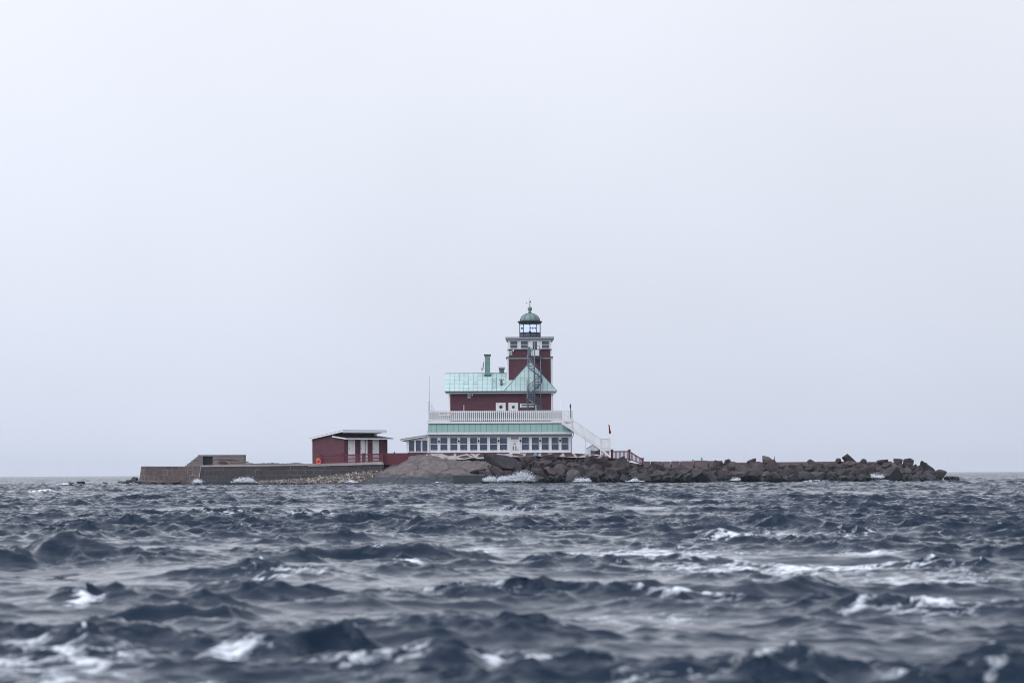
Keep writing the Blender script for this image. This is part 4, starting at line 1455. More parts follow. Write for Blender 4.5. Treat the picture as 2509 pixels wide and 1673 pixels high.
rl.box(x0f - 0.03, x1f + 0.02, yf - 0.03, yf + 0.12, zt_ + 0.012, zt_ + 0.05)
rl.build('top_rail', M['white'], fence)
for side, xa in ((0, x0f + 0.02), (1, P(1401.5, 1020, yf).x)):
    sd = MB()
    for k in range(34):
        yy = yf + 0.2 + k * 0.25
        sd.box(xa - 0.012, xa + 0.012, yy - 0.09, yy + 0.09, zb_, zt_)
    sd.box(xa - 0.04, xa + 0.04, yf + 0.1, yf + 8.6, zt_ + 0.006, zt_ + 0.045)
    sd.box(xa + 0.014, xa + 0.06, yf + 0.12, yf + 8.6, zb_ + 0.2, zb_ + 0.3)
    sd.build('side_pickets', M['white'], fence)
# far right return of the fence, seen beyond the stair head
rb = MB()
for k in range(6):
    xx = P(1378 + 4.7 * k, 1018, yf + 3).x
    rb.box(xx - 0.07, xx + 0.07, yf + 3.0, yf + 3.02, zb_, zt_)
a0, a1 = P(1374, 1018, yf + 3).x, P(1401.3, 1018, yf + 3).x
rb.box(a0, a1, yf + 2.97, yf + 3.06, zt_ + 0.004, zt_ + 0.045).box(a0, a1, yf + 3.021, yf + 3.06, zb_ + 0.2, zb_ + 0.3)
rb.build('return_pickets', M['white'], fence)

# notice on the fence: two lines of small print (too small to read) and a prohibition ring
nb = thing('notice_board', 'white notice with two printed lines and a red barred ring on the terrace fence', 'sign', P(1093, 1018, yf - 0.03))
r = R(1075.8, 1110.9, 1007.6, 1018.4, yf - 0.05)
MB().rect(r, yf - 0.05, yf - 0.022).build('board', M['white'], nb)
tx = MB()
for yy, ws in ((1011.5, (5.4, 2.0, 4.2, 6.2, 1.2, 2.6)), (1014.6, (2.2, 5.2, 3.4, 5.0))):
    xx = 1077.3
    for w_ in ws:
        for q in range(max(1, int(w_ / 0.62))):
            r = R(xx + q * 0.62, xx + q * 0.62 + 0.42, yy - 0.62, yy + 0.62, yf)
            tx.rect(r, yf - 0.056, yf - 0.051)
        xx += w_ + 0.55
tx.build('lettering', M['ink'], nb)
c = P(1106.0, 1013.2, yf - 0.05)
rg = MB()
for k in range(20):
    a0, a1 = 2 * math.pi * k / 20, 2 * math.pi * (k + 1) / 20
    pts = [(c.x + q * math.cos(t), c.z + q * math.sin(t)) for q, t in ((0.145, a0), (0.19, a0), (0.19, a1), (0.145, a1))]
    rg.prism(pts, yf - 0.064, yf - 0.051)
rg.bar((c.x - 0.11, yf - 0.06, c.z + 0.11), (c.x + 0.11, yf - 0.06, c.z - 0.11), 0.012, 0.045)
rg.build('prohibition_ring', M['sign_red'], nb)

for xx, yy, Y, lab in ((1149.2, 970.2, YU, 'small grey camera warning plate under the eaves of the red house'),
                       (1251.4, 864.7, YT + 0.06, 'small grey camera warning plate high on the red tower')):
    c = P(xx, yy, Y)
    sg = thing('warning_plate', lab, 'sign', (c.x, Y, c.z - 0.27))
    MB().box(c.x - 0.18, c.x + 0.18, Y - 0.03, Y - 0.004, c.z - 0.27, c.z + 0.27).build('plate', M['sign_grey'], sg)
    ck = MB()
    ck.prism([(c.x - 0.09, c.z + 0.03), (c.x + 0.06, c.z + 0.0), (c.x + 0.13, c.z + 0.06), (c.x + 0.07, c.z + 0.10), (c.x - 0.08, c.z + 0.12)], Y - 0.038, Y - 0.031)
    ck.box(c.x - 0.03, c.x + 0.01, Y - 0.038, Y - 0.031, c.z - 0.04, c.z + 0.015)
    for q in range(3):
        ck.box(c.x - 0.12, c.x + 0.11 - 0.05 * (q % 2), Y - 0.036, Y - 0.031, c.z - 0.14 - 0.05 * q, c.z - 0.115 - 0.05 * q)
    ck.build('camera_symbol', M['ink'], sg)

# poles on the terrace
def pole(xx, yt, yb, Y, r, mat, name, lab, cat, group=None, knob=True):
    a, b_ = P(xx, yb, Y), P(xx, yt, Y)
    m_ = MB().tube([(a.x, Y, a.z), (a.x, Y, b_.z)], r, 8, r2=r * 0.75)
    if knob:
        m_.lathe((a.x, Y, b_.z - 0.02), [(0.01, 0), (r * 1.9, 0.03), (r * 1.9, 0.07), (0.01, 0.1)], 8)
    o = m_.build(name, mat)
    return tag(o, lab, cat, group)


pole(1052.4, 920.6, 1032, Y0 + 0.7, 0.032, M['soffit'], 'antenna_mast', 'tall thin whip antenna rising from the left corner of the terrace', 'antenna', knob=False)
pole(1049.8, 985.5, 1032, Y0 + 0.45, 0.035, M['soffit'], 'lamp_pole', 'second tallest thin pole at the left corner of the terrace fence', 'pole', 'poles along the terrace')
pole(1056.4, 996, 1032, Y0 + 2.5, 0.03, M['soffit'], 'lamp_pole', 'thin pole just right of the whip antenna', 'pole', 'poles along the terrace')
pole(1058.5, 991, 1032, Y0 + 4.0, 0.035, M['soffit'], 'lamp_pole', 'middle height pole right of the whip antenna on the terrace', 'pole', 'poles along the terrace')
pole(1061.4, 998.8, 1032, Y0 + 5.5, 0.033, M['soffit'], 'lamp_pole', 'shortest pole in the cluster by the whip antenna', 'pole', 'poles along the terrace')
pole(1136.8, 994, 1032, Y0 + 0.32, 0.04, M['white'], 'lamp_pole', 'white pole standing behind the notice against the red wall', 'pole', 'poles along the terrace')
pole(1313.4, 996, 1032, Y0 + 0.32, 0.04, M['white'], 'lamp_pole', 'white pole at the foot of the spiral stair', 'pole', 'poles along the terrace')
pole(1374.2, 984, 1032, Y0 + 0.32, 0.035, M['white'], 'lamp_pole', 'white pole at the head of the outside stair', 'pole', 'poles along the terrace')
pole(1398.9, 986, 1032, Y0 + 2.9, 0.032, M['white'], 'lamp_pole', 'white pole at the right corner of the terrace fence', 'pole', 'poles along the terrace')
c = P(1397.6, 995, Y0 + 2.7)
tag(MB().lathe((c.x, c.y, c.z - 1.6), [(0.03, 0), (0.035, 1.3), (0.08, 1.4), (0.09, 1.7), (0.05, 1.85), (0.01, 1.9)], 10).build('furled_parasol', M['iron']),
    'furled dark parasol on the right corner of the terrace', 'parasol')

# satellite dish on the chimney
c = P(1183.0, 905, yr - 0.55)
ds = thing('satellite_dish', 'round white satellite dish beside the tall green chimney', 'satellite dish', (c.x, c.y, c.z - 0.3))
m_ = MB()
prof = [(0.285 * k / 6, 0.09 * (k / 6) ** 2) for k in range(1, 7)] + [(0.29, 0.10), (0.285, 0.075), (0.10, -0.02)]
vs = MB().lathe((0, 0, 0), prof, 22)
rot = Euler((math.radians(86), 0, math.radians(14))).to_matrix()
m_.add([Vector(c) + rot @ Vector(v) for v in vs.v], vs.f, 0, True)
m_.build('dish', M['white'], ds)
MB().bar(Vector(c) + Vector((-0.02, -0.02, -0.28)), Vector(c) + Vector((0.0, -0.36, 0.0)), 0.025).box(c.x - 0.05, c.x + 0.06, c.y - 0.42, c.y - 0.30, c.z - 0.05, c.z + 0.06).build('feed_arm', M['grey_metal'], ds)
p1, p2 = P(1184.6, 886.2, yr - 0.35), P(1184.6, 910, yr - 0.35)
MB().tube([(p1.x, c.y + 0.12, p2.z), (p1.x, c.y + 0.12, p1.z)], 0.03, 6).bar((p1.x, c.y + 0.12, p1.z - 0.23), (p1.x + 0.3, c.y + 0.15, p1.z - 0.23), 0.035).bar((p1.x - 0.16, c.y + 0.1, p1.z - 0.5), (p1.x + 0.06, c.y + 0.1, p1.z - 0.42), 0.08, 0.07).bar((p1.x, c.y + 0.12, p2.z + 0.05), (p1.x + 0.3, c.y + 0.15, p2.z + 0.05), 0.035).build('mast', M['iron'], ds)

# ------------------------------------------------------------------ spiral stair on the tower front
YS = YU - 1.2
cS = P(1310.4, 1005, YS)
spi = thing('spiral_stair', 'grey steel spiral staircase winding from the terrace up to the tower door', 'staircase', (cS.x, YS, P(1310, 1033, YS).z))
zbt = P(1310, 1029, YS).z
ztop = P(1310.4, 873.0, YS).z
MB().tube([(cS.x, YS, zbt), (cS.x, YS, P(1310, 838, YS).z)], 0.075, 10).build('centre_pole', M['steel'], spi)
RS = 18.0 * px
# one turn = 77 px of height; the visible crossing left->right downwards is in front
zq = lambda y: P(1310.4, y, YS).z
turn = zq(873) - zq(950)


def sp_ang(z):
    # angle in plan (x right, y away): at y=1005 (bottom) treads at the right front
    return math.radians(180 + 0) - 2 * math.pi * (zq(892) - z) / turn * -1


steps = 0
tr_ = MB()
zc_ = ztop
nst = int((ztop - zq(1012)) / 0.195)
angs = []
for k in range(nst):
    z = ztop - 0.195 * (k + 1)
    t = math.pi + 2 * math.pi * (zq(893) - z) / turn      # left at y=893, then front, then right
    angs.append((t, z))
    da = 2 * math.pi * 0.195 / turn * 0.62
    v = [(cS.x + 0.06 * math.cos(t), YS + 0.06 * math.sin(t)), (cS.x + RS * math.cos(t - da), YS + RS * math.sin(t - da)), (cS.x + RS * math.cos(t + da), YS + RS * math.sin(t + da))]
    tr_.add([(x, y, z - 0.075) for x, y in v] + [(x, y, z) for x, y in v], [(0, 2, 1), (3, 4, 5), (0, 1, 4, 3), (1, 2, 5, 4), (2, 0, 3, 5)])
tr_.build('treads', M['steel'], spi)
hel = [(cS.x + RS * math.cos(t), YS + RS * math.sin(t), z) for t, z in angs]
MB().tube([(x, y, z + 1.0) for x, y, z in hel], 0.04, 6).build('handrail', M['steel'], spi)
MB().tube([(x, y, z - 0.05) for x, y, z in hel], 0.075, 6).build('stringer', M['steel'], spi)
bl_ = MB()
for x, y, z in hel:
    bl_.bar((x, y, z), (x, y, z + 1.0), 0.026)
for x0_, x1_ in zip(hel[:-1], hel[1:]):
    for q in (0.35, 0.68):
        bl_.bar((x0_[0], x0_[1], x0_[2] + q), (x1_[0], x1_[1], x1_[2] + q), 0.02)
bl_.build('balusters', M['steel'], spi)
for xx, yt_, dy in ((1294.4, 850, -0.55), (1325.0, 872, -0.55), (1291.6, 930, 0.2)):
    p = P(xx, 1005, YS + dy)
    MB().tube([(p.x, YS + dy, zbt), (p.x, YS + dy, P(xx, yt_, YS + dy).z)], 0.05, 8).build('support_post', M['steel'], spi)
pl = MB()
r = R(1301, 1323.5, 871.5, 874.5, YS)
pl.box(cS.x, r[1], YS - 0.9, YT - 0.06, r[2], r[3])
pl.box(cS.x + 0.0, r[1] - 0.03, YS - 0.6, YT - 0.06, r[2] - 0.14, r[2] - 0.004)
pl.build('landing', M['steel'], spi)
lr = MB()
zz = P(1310, 848.5, YS).z
for xx in (1322.6,):
    q = P(xx, 850, YS)
    for yy in (YS - 0.8, YS - 0.1, YT - 0.3):
        lr.tube([(q.x, yy, r[3]), (q.x, yy, zz)], 0.025, 6)
    lr.tube([(q.x - 0.35, YS - 0.82, zz), (q.x, YS - 0.8, zz), (q.x, YT - 0.1, zz)], 0.028, 6)
    lr.tube([(q.x, YS - 0.8, zz - 0.4), (q.x, YT - 0.1, zz - 0.4)], 0.02, 6)
lr.build('landing_rail', M['steel'], spi)
p = P(1297.3, 858, YT - 0.4)
MB().box(p.x - 0.13, p.x + 0.13, YT - 0.5, YT - 0.46, P(1297, 871, YT).z, P(1297, 850, YT).z).build('side_screen', M['steel'], spi)

# ------------------------------------------------------------------ candles and bottles on the window sills
cand = None
for i, (xx, hgt, lab) in enumerate([
        (1059.2, 0.38, 'tall white candle behind the first window of the pavilion'), (1088.2, 0.24, 'white candle behind the second window of the pavilion'),
        (1113.0, 0.16, 'short white candle behind the third window of the pavilion'), (1138.4, 0.30, 'white candle behind the fourth window of the pavilion'),
        (1161.0, 0.14, 'short white candle behind the fifth window of the pavilion'), (1210.8, 0.18, 'short white candle behind the seventh window of the pavilion'),
        (1234.7, 0.28, 'white candle behind the window left of the entrance door'), (1334.9, 0.2, 'white candle behind the third window right of the door'),
        (1359.2, 0.27, 'white candle behind the fourth window right of the door'), (1379.0, 0.55, 'tall white bottle in the last window on the right'),
        (1008.8, 0.18, 'short white candle in the left window of the annex'), (1025.0, 0.18, 'short white candle in the middle window of the annex')]):
    YY = (YA if xx < 1048 else Y0) + 0.3
    b_ = P(xx, 1103.6 if xx > 1048 else 1105.5, YY)
    o = MB().lathe((b_.x, YY, b_.z - 0.05), [(0.05, 0), (0.055, 0.05), (0.045, 0.07), (0.045, hgt), (0.01, hgt + 0.02), (0.008, hgt + 0.06)], 10).build('candle' if i != 9 else 'bottle', M['wax'])
    tag(o, lab, 'candle' if i != 9 else 'bottle', 'candles on the window sills' if i != 9 else None)

# ------------------------------------------------------------------ foundation wall of mortared stone
pts = [(1044, 1112.2), (1100, 1111.2), (1247, 1110.6), (1405, 1110.2), (1437, 1112.2), (1468, 1116), (1490, 1121), (1512, 1130), (1524, 1140)]
fd = MB()
poly = [(P(1044, 1150, Y0).x, P(1225, 1176, Y0).z)] + [(P(1524, 1150, Y0).x, P(1225, 1176, Y0).z)] + [(P(x, y, Y0).x, P(x, y, Y0).z) for x, y in pts[::-1]]
fd.prism(poly, Y0 - 0.25, Y0 + 9)
fo = fd.build('stone_foundation', M['found'])
tag(fo, 'rubble stone foundation with wide white mortar joints below the windows and the white stair', 'stone wall')

# ------------------------------------------------------------------ outside stair on the right
ST = thing('outside_stair', 'white wooden staircase slanting down from the terrace to a small landing', 'staircase', P(1440, 1112, Y0 - 0.9))
ya, yb_ = Y0 - 1.35, Y0 - 0.25
hA, hB = P(1374.9, 1008.8, ya), P(1472.5, 1075.0, ya)
sA, sB = P(1377.4, 1034.6, ya), P(1472.5, 1098.6, ya)
for i, yy in enumerate((ya, yb_)):
    m_ = MB().bar((hA.x, yy, hA.z), (hB.x, yy, hB.z), 0.09, 0.06)
    m_.build('handrail', M['white'], ST)
    m_ = MB().bar((sA.x, yy, sA.z), (sB.x, yy, sB.z), 0.06, 0.34)
    m_.build('stringer', M['white'], ST)
    bl_ = MB()
    n = 36
    for k in range(n):
        t = (k + 0.5) / n
        xx = hA.x + (hB.x - hA.x) * t
        bl_.box(xx - 0.022, xx + 0.022, yy - 0.012, yy + 0.012, sA.z + (sB.z - sA.z) * t + 0.1, hA.z + (hB.z - hA.z) * t - 0.02)
    bl_.build('balusters', M['white'], ST)
tr_ = MB()
n = 18
for k in range(n):
    t = (k + 0.5) / n
    xx, zz = sA.x + (sB.x - sA.x) * t, sA.z + (sB.z - sA.z) * t
    tr_.box(xx - 0.15, xx + 0.15, ya + 0.032, yb_ - 0.032, zz + 0.02, zz + 0.06)
tr_.build('steps', M['soffit'], ST)
for xx, y0_, y1_ in ((1401.6, 1026, 1048), (1435.3, 1048.5, 1112), (1471.8, 1072, 1116)):
    for yy in (ya, yb_):
        p = P(xx, 1090, ya)
        MB().box(p.x - 0.06, p.x + 0.06, yy - 0.06, yy + 0.06, P(xx, y1_, ya).z, P(xx, y0_, ya).z).build('stair_post', M['white'], ST)
# landing
l0, l1 = P(1470.5, 1098, ya), P(1496.2, 1098, ya)
MB().box(l0.x, l1.x, ya - 0.05, yb_ + 0.05, l0.z - 0.2, l0.z).box(l0.x - 0.02, l1.x + 0.02, ya - 0.08, yb_ + 0.08, l0.z + 0.003, l0.z + 0.04).build('landing', M['white'], ST)
lr = MB()
zt_ = P(1484, 1074.5, ya).z
for yy in (ya, yb_):
    lr.box(hB.x, l1.x, yy - 0.04, yy + 0.04, zt_ - 0.03, zt_ + 0.03)
    lr.box(hB.x, l1.x - 0.02, yy - 0.02, yy + 0.02, l0.z + 0.1, l0.z + 0.15)
    for k in range(12):
        xx = hB.x + (l1.x - hB.x) * (k + 0.5) / 12
        lr.box(xx - 0.022, xx + 0.022, yy - 0.011, yy + 0.011, l0.z + 0.05, zt_ - 0.031)
lr.build('landing_rail', M['white'], ST)
for yy in (ya, yb_):
    p = P(1494.3, 1100, ya)
    MB().box(p.x - 0.055, p.x + 0.055, yy - 0.055, yy + 0.055, P(1494, 1121, ya).z, zt_ + 0.04).build('landing_post', M['white'], ST)
a, b_ = P(1474.0, 1101, ya), P(1494, 1118.5, ya)
MB().bar((a.x, ya - 0.02, a.z), (b_.x, ya - 0.02, b_.z), 0.05, 0.2).build('brace', M['white'], ST)

# grey slatted stair rail further back
gs = thing('slatted_railing', 'grey peaked slatted railing half hidden under the white outside stair', 'railing', P(1452, 1112, Y0 + 1.6))
yg = Y0 + 1.6
pk0, pk1, pk2 = P(1437, 1100, yg), P(1452.2, 1090.2, yg), P(1471, 1104, yg)
zg = P(1452, 1113, yg).z
m_ = MB()
for k in range(15):
    xx = pk0.x + (pk2.x - pk0.x) * (k + 0.5) / 15
    zt_ = pk0.z + (pk1.z - pk0.z) * (xx - pk0.x) / (pk1.x - pk0.x) if xx < pk1.x else pk1.z + (pk2.z - pk1.z) * (xx - pk1.x) / (pk2.x - pk1.x)
    m_.box(xx - 0.028, xx + 0.028, yg, yg + 0.02, zg, zt_)
m_.build('slats', M['soffit'], gs)
MB().bar((pk0.x - 0.05, yg, pk0.z), (pk1.x, yg, pk1.z + 0.03), 0.06, 0.07).bar((pk1.x, yg, pk1.z + 0.03), (pk2.x, yg, pk2.z), 0.06, 0.07).build('rail', M['grey_metal'], gs)
a, b_, c = P(1447, 1104, yg - 0.4), P(1470, 1100, yg - 0.4), P(1458, 1112, yg - 0.4)
MB().prism([(a.x, zg), (b_.x, zg), (b_.x, b_.z), (P(1458, 1103, yg).x, P(1458, 1105, yg).z), (a.x, P(1447, 1102.5, yg).z)], yg - 0.45, yg - 0.40).build('side_panel', M['grey_metal'], gs)


# ------------------------------------------------------------------ red balustrades
def balustrade(name, lab, pts, Y, step=0.135, w_=0.055, post_w=0.3, mid=None, posts=None, mat=None):
    """pts: (px, py top rail, py foot)"""
    mat = mat or M['red_flat']
    root = thing(name, lab, 'fence', P(sum(p[0] for p in pts) / len(pts), pts[0][2], Y))
    for (xa, ta, ba), (xb, tb, bb) in zip(pts[:-1], pts[1:]):
        A, B, C_, D_ = P(xa, ta, Y), P(xb, tb, Y), P(xa, ba, Y), P(xb, bb, Y)
        MB().bar((A.x, Y, A.z - 0.07), (B.x, Y, B.z - 0.07), 0.14, 0.14).build('top_rail', mat, root)
        MB().bar((C_.x, Y, C_.z + 0.12), (D_.x, Y, D_.z + 0.12), 0.08, 0.12).build('bottom_rail', mat, root)
        if mid:
            f = mid
            MB().bar((A.x, Y, A.z + (C_.z - A.z) * f), (B.x, Y, B.z + (D_.z - B.z) * f), 0.07, 0.10).build('middle_rail', mat, root)
        bl_ = MB()
        n = max(2, int((B.x - A.x) / step))
        for k in range(n):
            t = (k + 0.5) / n
            xx = A.x + (B.x - A.x) * t
            zt_, zb_ = A.z + (B.z - A.z) * t - 0.1, C_.z + (D_.z - C_.z) * t + 0.1
            bl_.box(xx - w_ / 2, xx + w_ / 2, Y - 0.02, Y + 0.02, zb_, zt_)
        bl_.build('balusters', mat, root)
    for (xa, ta, ba) in (posts or pts):
        A, C_ = P(xa, ta, Y), P(xa, ba, Y)
        h = post_w / 2
        pm = MB().box(A.x - h, A.x + h, Y - h, Y + h, C_.z - 0.1, A.z + 0.03)
        pp = pm.build('post', mat, root)
        MB().box(A.x - h - 0.06, A.x + h + 0.06, Y - h - 0.06, Y + h + 0.06, A.z + 0.033, A.z + 0.10).build('post_cap', mat, pp)
    return root


balustrade('balustrade', 'dark red wooden balustrade with capped posts in front of the red shed',
           [(786.4, 1115.5, 1136.0), (839.2, 1113.0, 1134.2), (890.8, 1112.0, 1132.8), (935.6, 1110.0, 1131.8)], D0 - 4.0, step=0.115, w_=0.06, mid=0.52, post_w=0.34)
yr_ = Y0 + 0.9
balustrade('balustrade', 'red wooden balustrade stepping down beside the white stair landing',
           [(1457, 1104.5, 1112.5), (1499.5, 1104.5, 1125.5), (1542.0, 1104.4, 1126.8), (1574.5, 1124.6, 1139.0)], yr_, step=0.155, w_=0.09, post_w=0.28,
           posts=[(1499.5, 1102.5, 1125.5), (1542.0, 1102.8, 1127.5), (1574.3, 1123.5, 1139)])
pf = thing('plank_fence', 'solid dark red plank fence between the shed balustrade and the annex', 'fence', P(970, 1134, D0 - 3.6))
yp = D0 - 3.6
a, b_ = P(937, 1109.8, yp), P(999.5, 1109.0, yp)
zb_ = P(968, 1138, yp).z
m_ = MB()
for k in range(7):
    z0_ = zb_ + (a.z - zb_) * k / 7
    z1_ = zb_ + (a.z - zb_) * (k + 1) / 7
    m_.box(a.x, b_.x, yp, yp + 0.03, z0_ + 0.012, z1_)
    m_.box(a.x, b_.x, yp + 0.0302, yp + 0.05, z0_ - 0.01, z0_ + 0.03)
m_.build('planks', M['red_flat'], pf)
m_ = MB()
for k in range(4):
    xx = a.x + (b_.x - a.x) * k / 3
    m_.box(xx - 0.05, xx + 0.05, yp + 0.031, yp + 0.13, zb_ - 0.2, a.z)
m_.build('fence_posts', M['red_flat'], pf)
p = P(966, 1108.5, yp)
MB().box(p.x - 0.07, p.x + 0.07, yp - 0.01, yp + 0.13, p.z - 0.06, p.z + 0.09).build('post_top', M['iron'], pf)

# flag by the landing
fp = thing('flagpole', 'slim white pole with a furled red flag above the stair landing', 'flagpole', P(1493.0, 1098, ya + 0.3))
yfl = ya + 0.3
p, q = P(1493.2, 1098, yfl), P(1490.7, 1040.5, yfl)
MB().tube([(p.x, yfl, p.z), (q.x, yfl, q.z)], 0.03, 8).build('pole', M['white'], fp)
prof = [(1489.8, 1492.2, 1040), (1490.2, 1494.5, 1044), (1490.6, 1494.4, 1050), (1491.2, 1496.4, 1055), (1491.8, 1497.4, 1058.5), (1492.3, 1497.3, 1062.2)]
v, f = [], []
for i, (xa, xb, y_) in enumerate(prof):
    for k in range(7):
        t = k / 6
        xx = xa + (xb - xa) * t
        c = P(xx, y_, yfl)
        v.append((c.x, yfl - 0.05 + 0.09 * math.sin(t * 9 + i * 0.8), c.z))
for i in range(len(prof) - 1):
    for k in range(6):
        f.append((i * 7 + k, i * 7 + k + 1, (i + 1) * 7 + k + 1, (i + 1) * 7 + k))
m_ = MB()
m_.add(v, f, 0, True)
m_.add([(x, y + 0.03, z) for x, y, z in v], [q_[::-1] for q_ in f], 0, True)
m_.build('flag', M['flag'], fp)

# ================================================================== RED SHED
TH = math.radians(36.4)
ax, fx = Vector((math.cos(TH), math.sin(TH), 0)), Vector((-math.sin(TH), math.cos(TH), 0))
YSH = D0 - 1.5
cs_ = P(843.7, 1130, YSH)
shed = thing('red_shed', 'dark red shed with white doors and a split flat roof edged in white', 'shed', (cs_.x, YSH, cs_.z))


def S(u, v, y_):
    """local shed coordinates: u along the front, v backwards, height given as photograph row at the near corner"""
    p = cs_ + ax * u + fx * v
    return Vector((p.x, p.y, P(843.7, y_, YSH).z))


SW, SD = 6.3, 7.35


def sbox(mb, u0, u1, v0, v1, ya_, yb2, mi=0, yc=None):
    """box in shed coordinates; heights ya_ (top) and yb2 (bottom) as rows; yc = top at v1 if sloping"""
    t0, t1 = ya_, (yc if yc is not None else ya_)
    d = yb2 - ya_
    lo0, lo1 = (yb2, yb2) if yc is None else (yb2, yb2)
    v = [S(u0, v0, lo0), S(u1, v0, lo0), S(u1, v1, lo1), S(u0, v1, lo1), S(u0, v0, t0), S(u1, v0, t0), S(u1, v1, t1), S(u0, v1, t1)]
    mb.add(v, [(0, 3, 2, 1), (4, 5, 6, 7), (0, 1, 5, 4), (1, 2, 6, 5), (2, 3, 7, 6), (3, 0, 4, 7)], mi)


def sslab(mb, u0, u1, v0, v1, y0_, y1_, th, mi=0):
    v = [S(u0, v0, y0_ + th), S(u1, v0, y0_ + th), S(u1, v1, y1_ + th), S(u0, v1, y1_ + th), S(u0, v0, y0_), S(u1, v0, y0_), S(u1, v1, y1_), S(u0, v1, y1_)]
    mb.add(v, [(0, 3, 2, 1), (4, 5, 6, 7), (0, 1, 5, 4), (1, 2, 6, 5), (2, 3, 7, 6), (3, 0, 4, 7)], mi)


m_ = MB()
sbox(m_, 0, SW, 0, 2.3, 1075, 1140, yc=1069)
sbox(m_, 0, SW, 2.3, SD, 1064, 1140, yc=1073)
m_.build('shed_wall', M['red'], shed)
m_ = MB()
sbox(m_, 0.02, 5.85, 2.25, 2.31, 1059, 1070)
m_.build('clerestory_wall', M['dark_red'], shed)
m_ = MB()
sslab(m_, -0.3, SW + 0.3, -0.9, 2.26, 1073.0, 1066.5, 0.9)
m_.build('lower_roof', M['roof_dark'], shed)
m_ = MB()
sslab(m_, -0.33, SW + 0.33, -0.93, -0.9, 1073.6, 1073.6, 2.6)
sslab(m_, -0.33, -0.3, -0.9, 2.26, 1073.7, 1067.2, 2.6)
sslab(m_, SW + 0.3, SW + 0.33, -0.9, 2.26, 1073.7, 1067.2, 2.6)
m_.build('lower_fascia', M['white'], shed)
m_ = MB()
sslab(m_, -0.3, 6.05, -0.18, SD + 0.32, 1053.2, 1071.6, 0.9)
m_.build('upper_roof', M['roof_dark'], shed)
m_ = MB()
sslab(m_, -0.33, 6.08, -0.21, -0.18, 1053.9, 1053.9, 6.0)
sslab(m_, -0.33, -0.3, -0.18, SD + 0.32, 1054.2, 1072.4, 3.4)
sslab(m_, 6.05, 6.08, -0.18, SD + 0.32, 1054.2, 1072.4, 3.4)
m_.build('upper_fascia', M['white'], shed)
m_ = MB()
sbox(m_, -0.02, 0.1, SD - 0.1, SD + 0.02, 1073, 1135)
m_.build('corner_board', M['white'], shed)
for ua, ub, kind in ((0.56, 1.54, 0), (2.36, 2.96, 0), (3.08, 3.36, 1), (4.12, 5.05, 0)):
    m_ = MB()
    sbox(m_, ua, ub, -0.05, -0.003, 1077.0, 1137)
    d_ = m_.build('shed_door', M['white_boards'], shed)
    if kind == 0:
        m_ = MB()
        sbox(m_, ua + 0.1, ua + 0.15, -0.11, -0.051, 1097, 1099)
        sbox(m_, ua + 0.1, ua + 0.15, -0.09, -0.051, 1100.5, 1101.7)
        m_.build('door_handle', M['iron'], d_)
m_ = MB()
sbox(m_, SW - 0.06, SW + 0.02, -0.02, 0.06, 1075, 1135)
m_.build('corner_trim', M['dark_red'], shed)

# lifebuoy on its stand
lb = thing('lifebuoy_stand', 'bright orange lifebuoy and rescue box on a stand at the shed corner', 'lifebuoy', P(779, 1136, D0 - 4.6))
yl = D0 - 4.6
c = P(780.9, 1131.0, yl)
m_ = MB()
ringp = []
for k in range(24):
    t = 2 * math.pi * k / 24
    ringp.append(Vector((c.x + 0.2 * math.cos(t), yl - 0.1, c.z + 0.27 * math.sin(t))))
vs, fs = [], []
for k in range(24):
    t = 2 * math.pi * k / 24
    for j in range(8):
        a = 2 * math.pi * j / 8
        rr = 0.2 + 0.08 * math.cos(a)
        vs.append((c.x + rr * math.cos(t), yl - 0.1 + 0.08 * math.sin(a), c.z + rr * 1.3 * math.sin(t)))
for k in range(24):
    for j in range(8):
        fs.append((k * 8 + j, ((k + 1) % 24) * 8 + j, ((k + 1) % 24) * 8 + (j + 1) % 8, k * 8 + (j + 1) % 8))
m_.add(vs, fs, 0, True)
m_.build('ring', M['orange'], lb)
r = R(775.6, 783.2, 1121.8, 1127.4, yl)
MB().box(r[0], r[1], yl - 0.12, yl + 0.1, r[2], r[3]).prism([(r[0] - 0.14, r[2] - 0.0), (r[0], r[2]), (r[0], r[2] + 0.16)], yl - 0.08, yl + 0.06).build('rescue_box', M['orange'], lb)
MB().box(r[0] + 0.12, r[0] + 0.2, yl + 0.101, yl + 0.16, P(779, 1138, yl).z, r[3]).build('stand_post', M['iron'], lb)
#PART3

# ================================================================== GROUND AND ROCK
def heightfield(name, x0, x1, y0, y1, nx, ny, fn, mat, kind='structure', label=None):
    v, f = [], []
    for j in range(ny + 1):
        for i in range(nx + 1):
            x, y = x0 + (x1 - x0) * i / nx, y0 + (y1 - y0) * j / ny
            v.append((x, y, fn(x, y)))
    for j in range(ny):
        for i in range(nx):
            a = j * (nx + 1) + i
            f.append((a, a + 1, a + nx + 2, a + nx + 1))
    m_ = MB()
    m_.add(v, f, 0, True)
    o = m_.build(name, mat, loc=(0, 0, 0))
    o['kind'] = kind
    if label:
        o['label'] = label
    return o


def interp(tab, x):
    if x <= tab[0][0]:
        return tab[0][1]
    for (a, b_), (c, d) in zip(tab[:-1], tab[1:]):
        if x <= c:
            return b_ + (d - b_) * (x - a) / (c - a)
    return tab[-1][1]


def world_profile(pts, Y):
    return [(P(x, y, Y).x, P(x, y, Y).z) for x, y in pts]


# bare bedrock dome in front of the house: crest profile at Y = D0-0.6, sloping to the sea at D0-13
crest = world_profile([(820, 1190), (872, 1182), (905, 1164), (935, 1150), (962, 1138), (988, 1124.5), (1012, 1117), (1045, 1114.5), (1080, 1121), (1150, 1128.5), (1185, 1133), (1215, 1138), (1260, 1150), (1300, 1165)], D0 - 0.6)


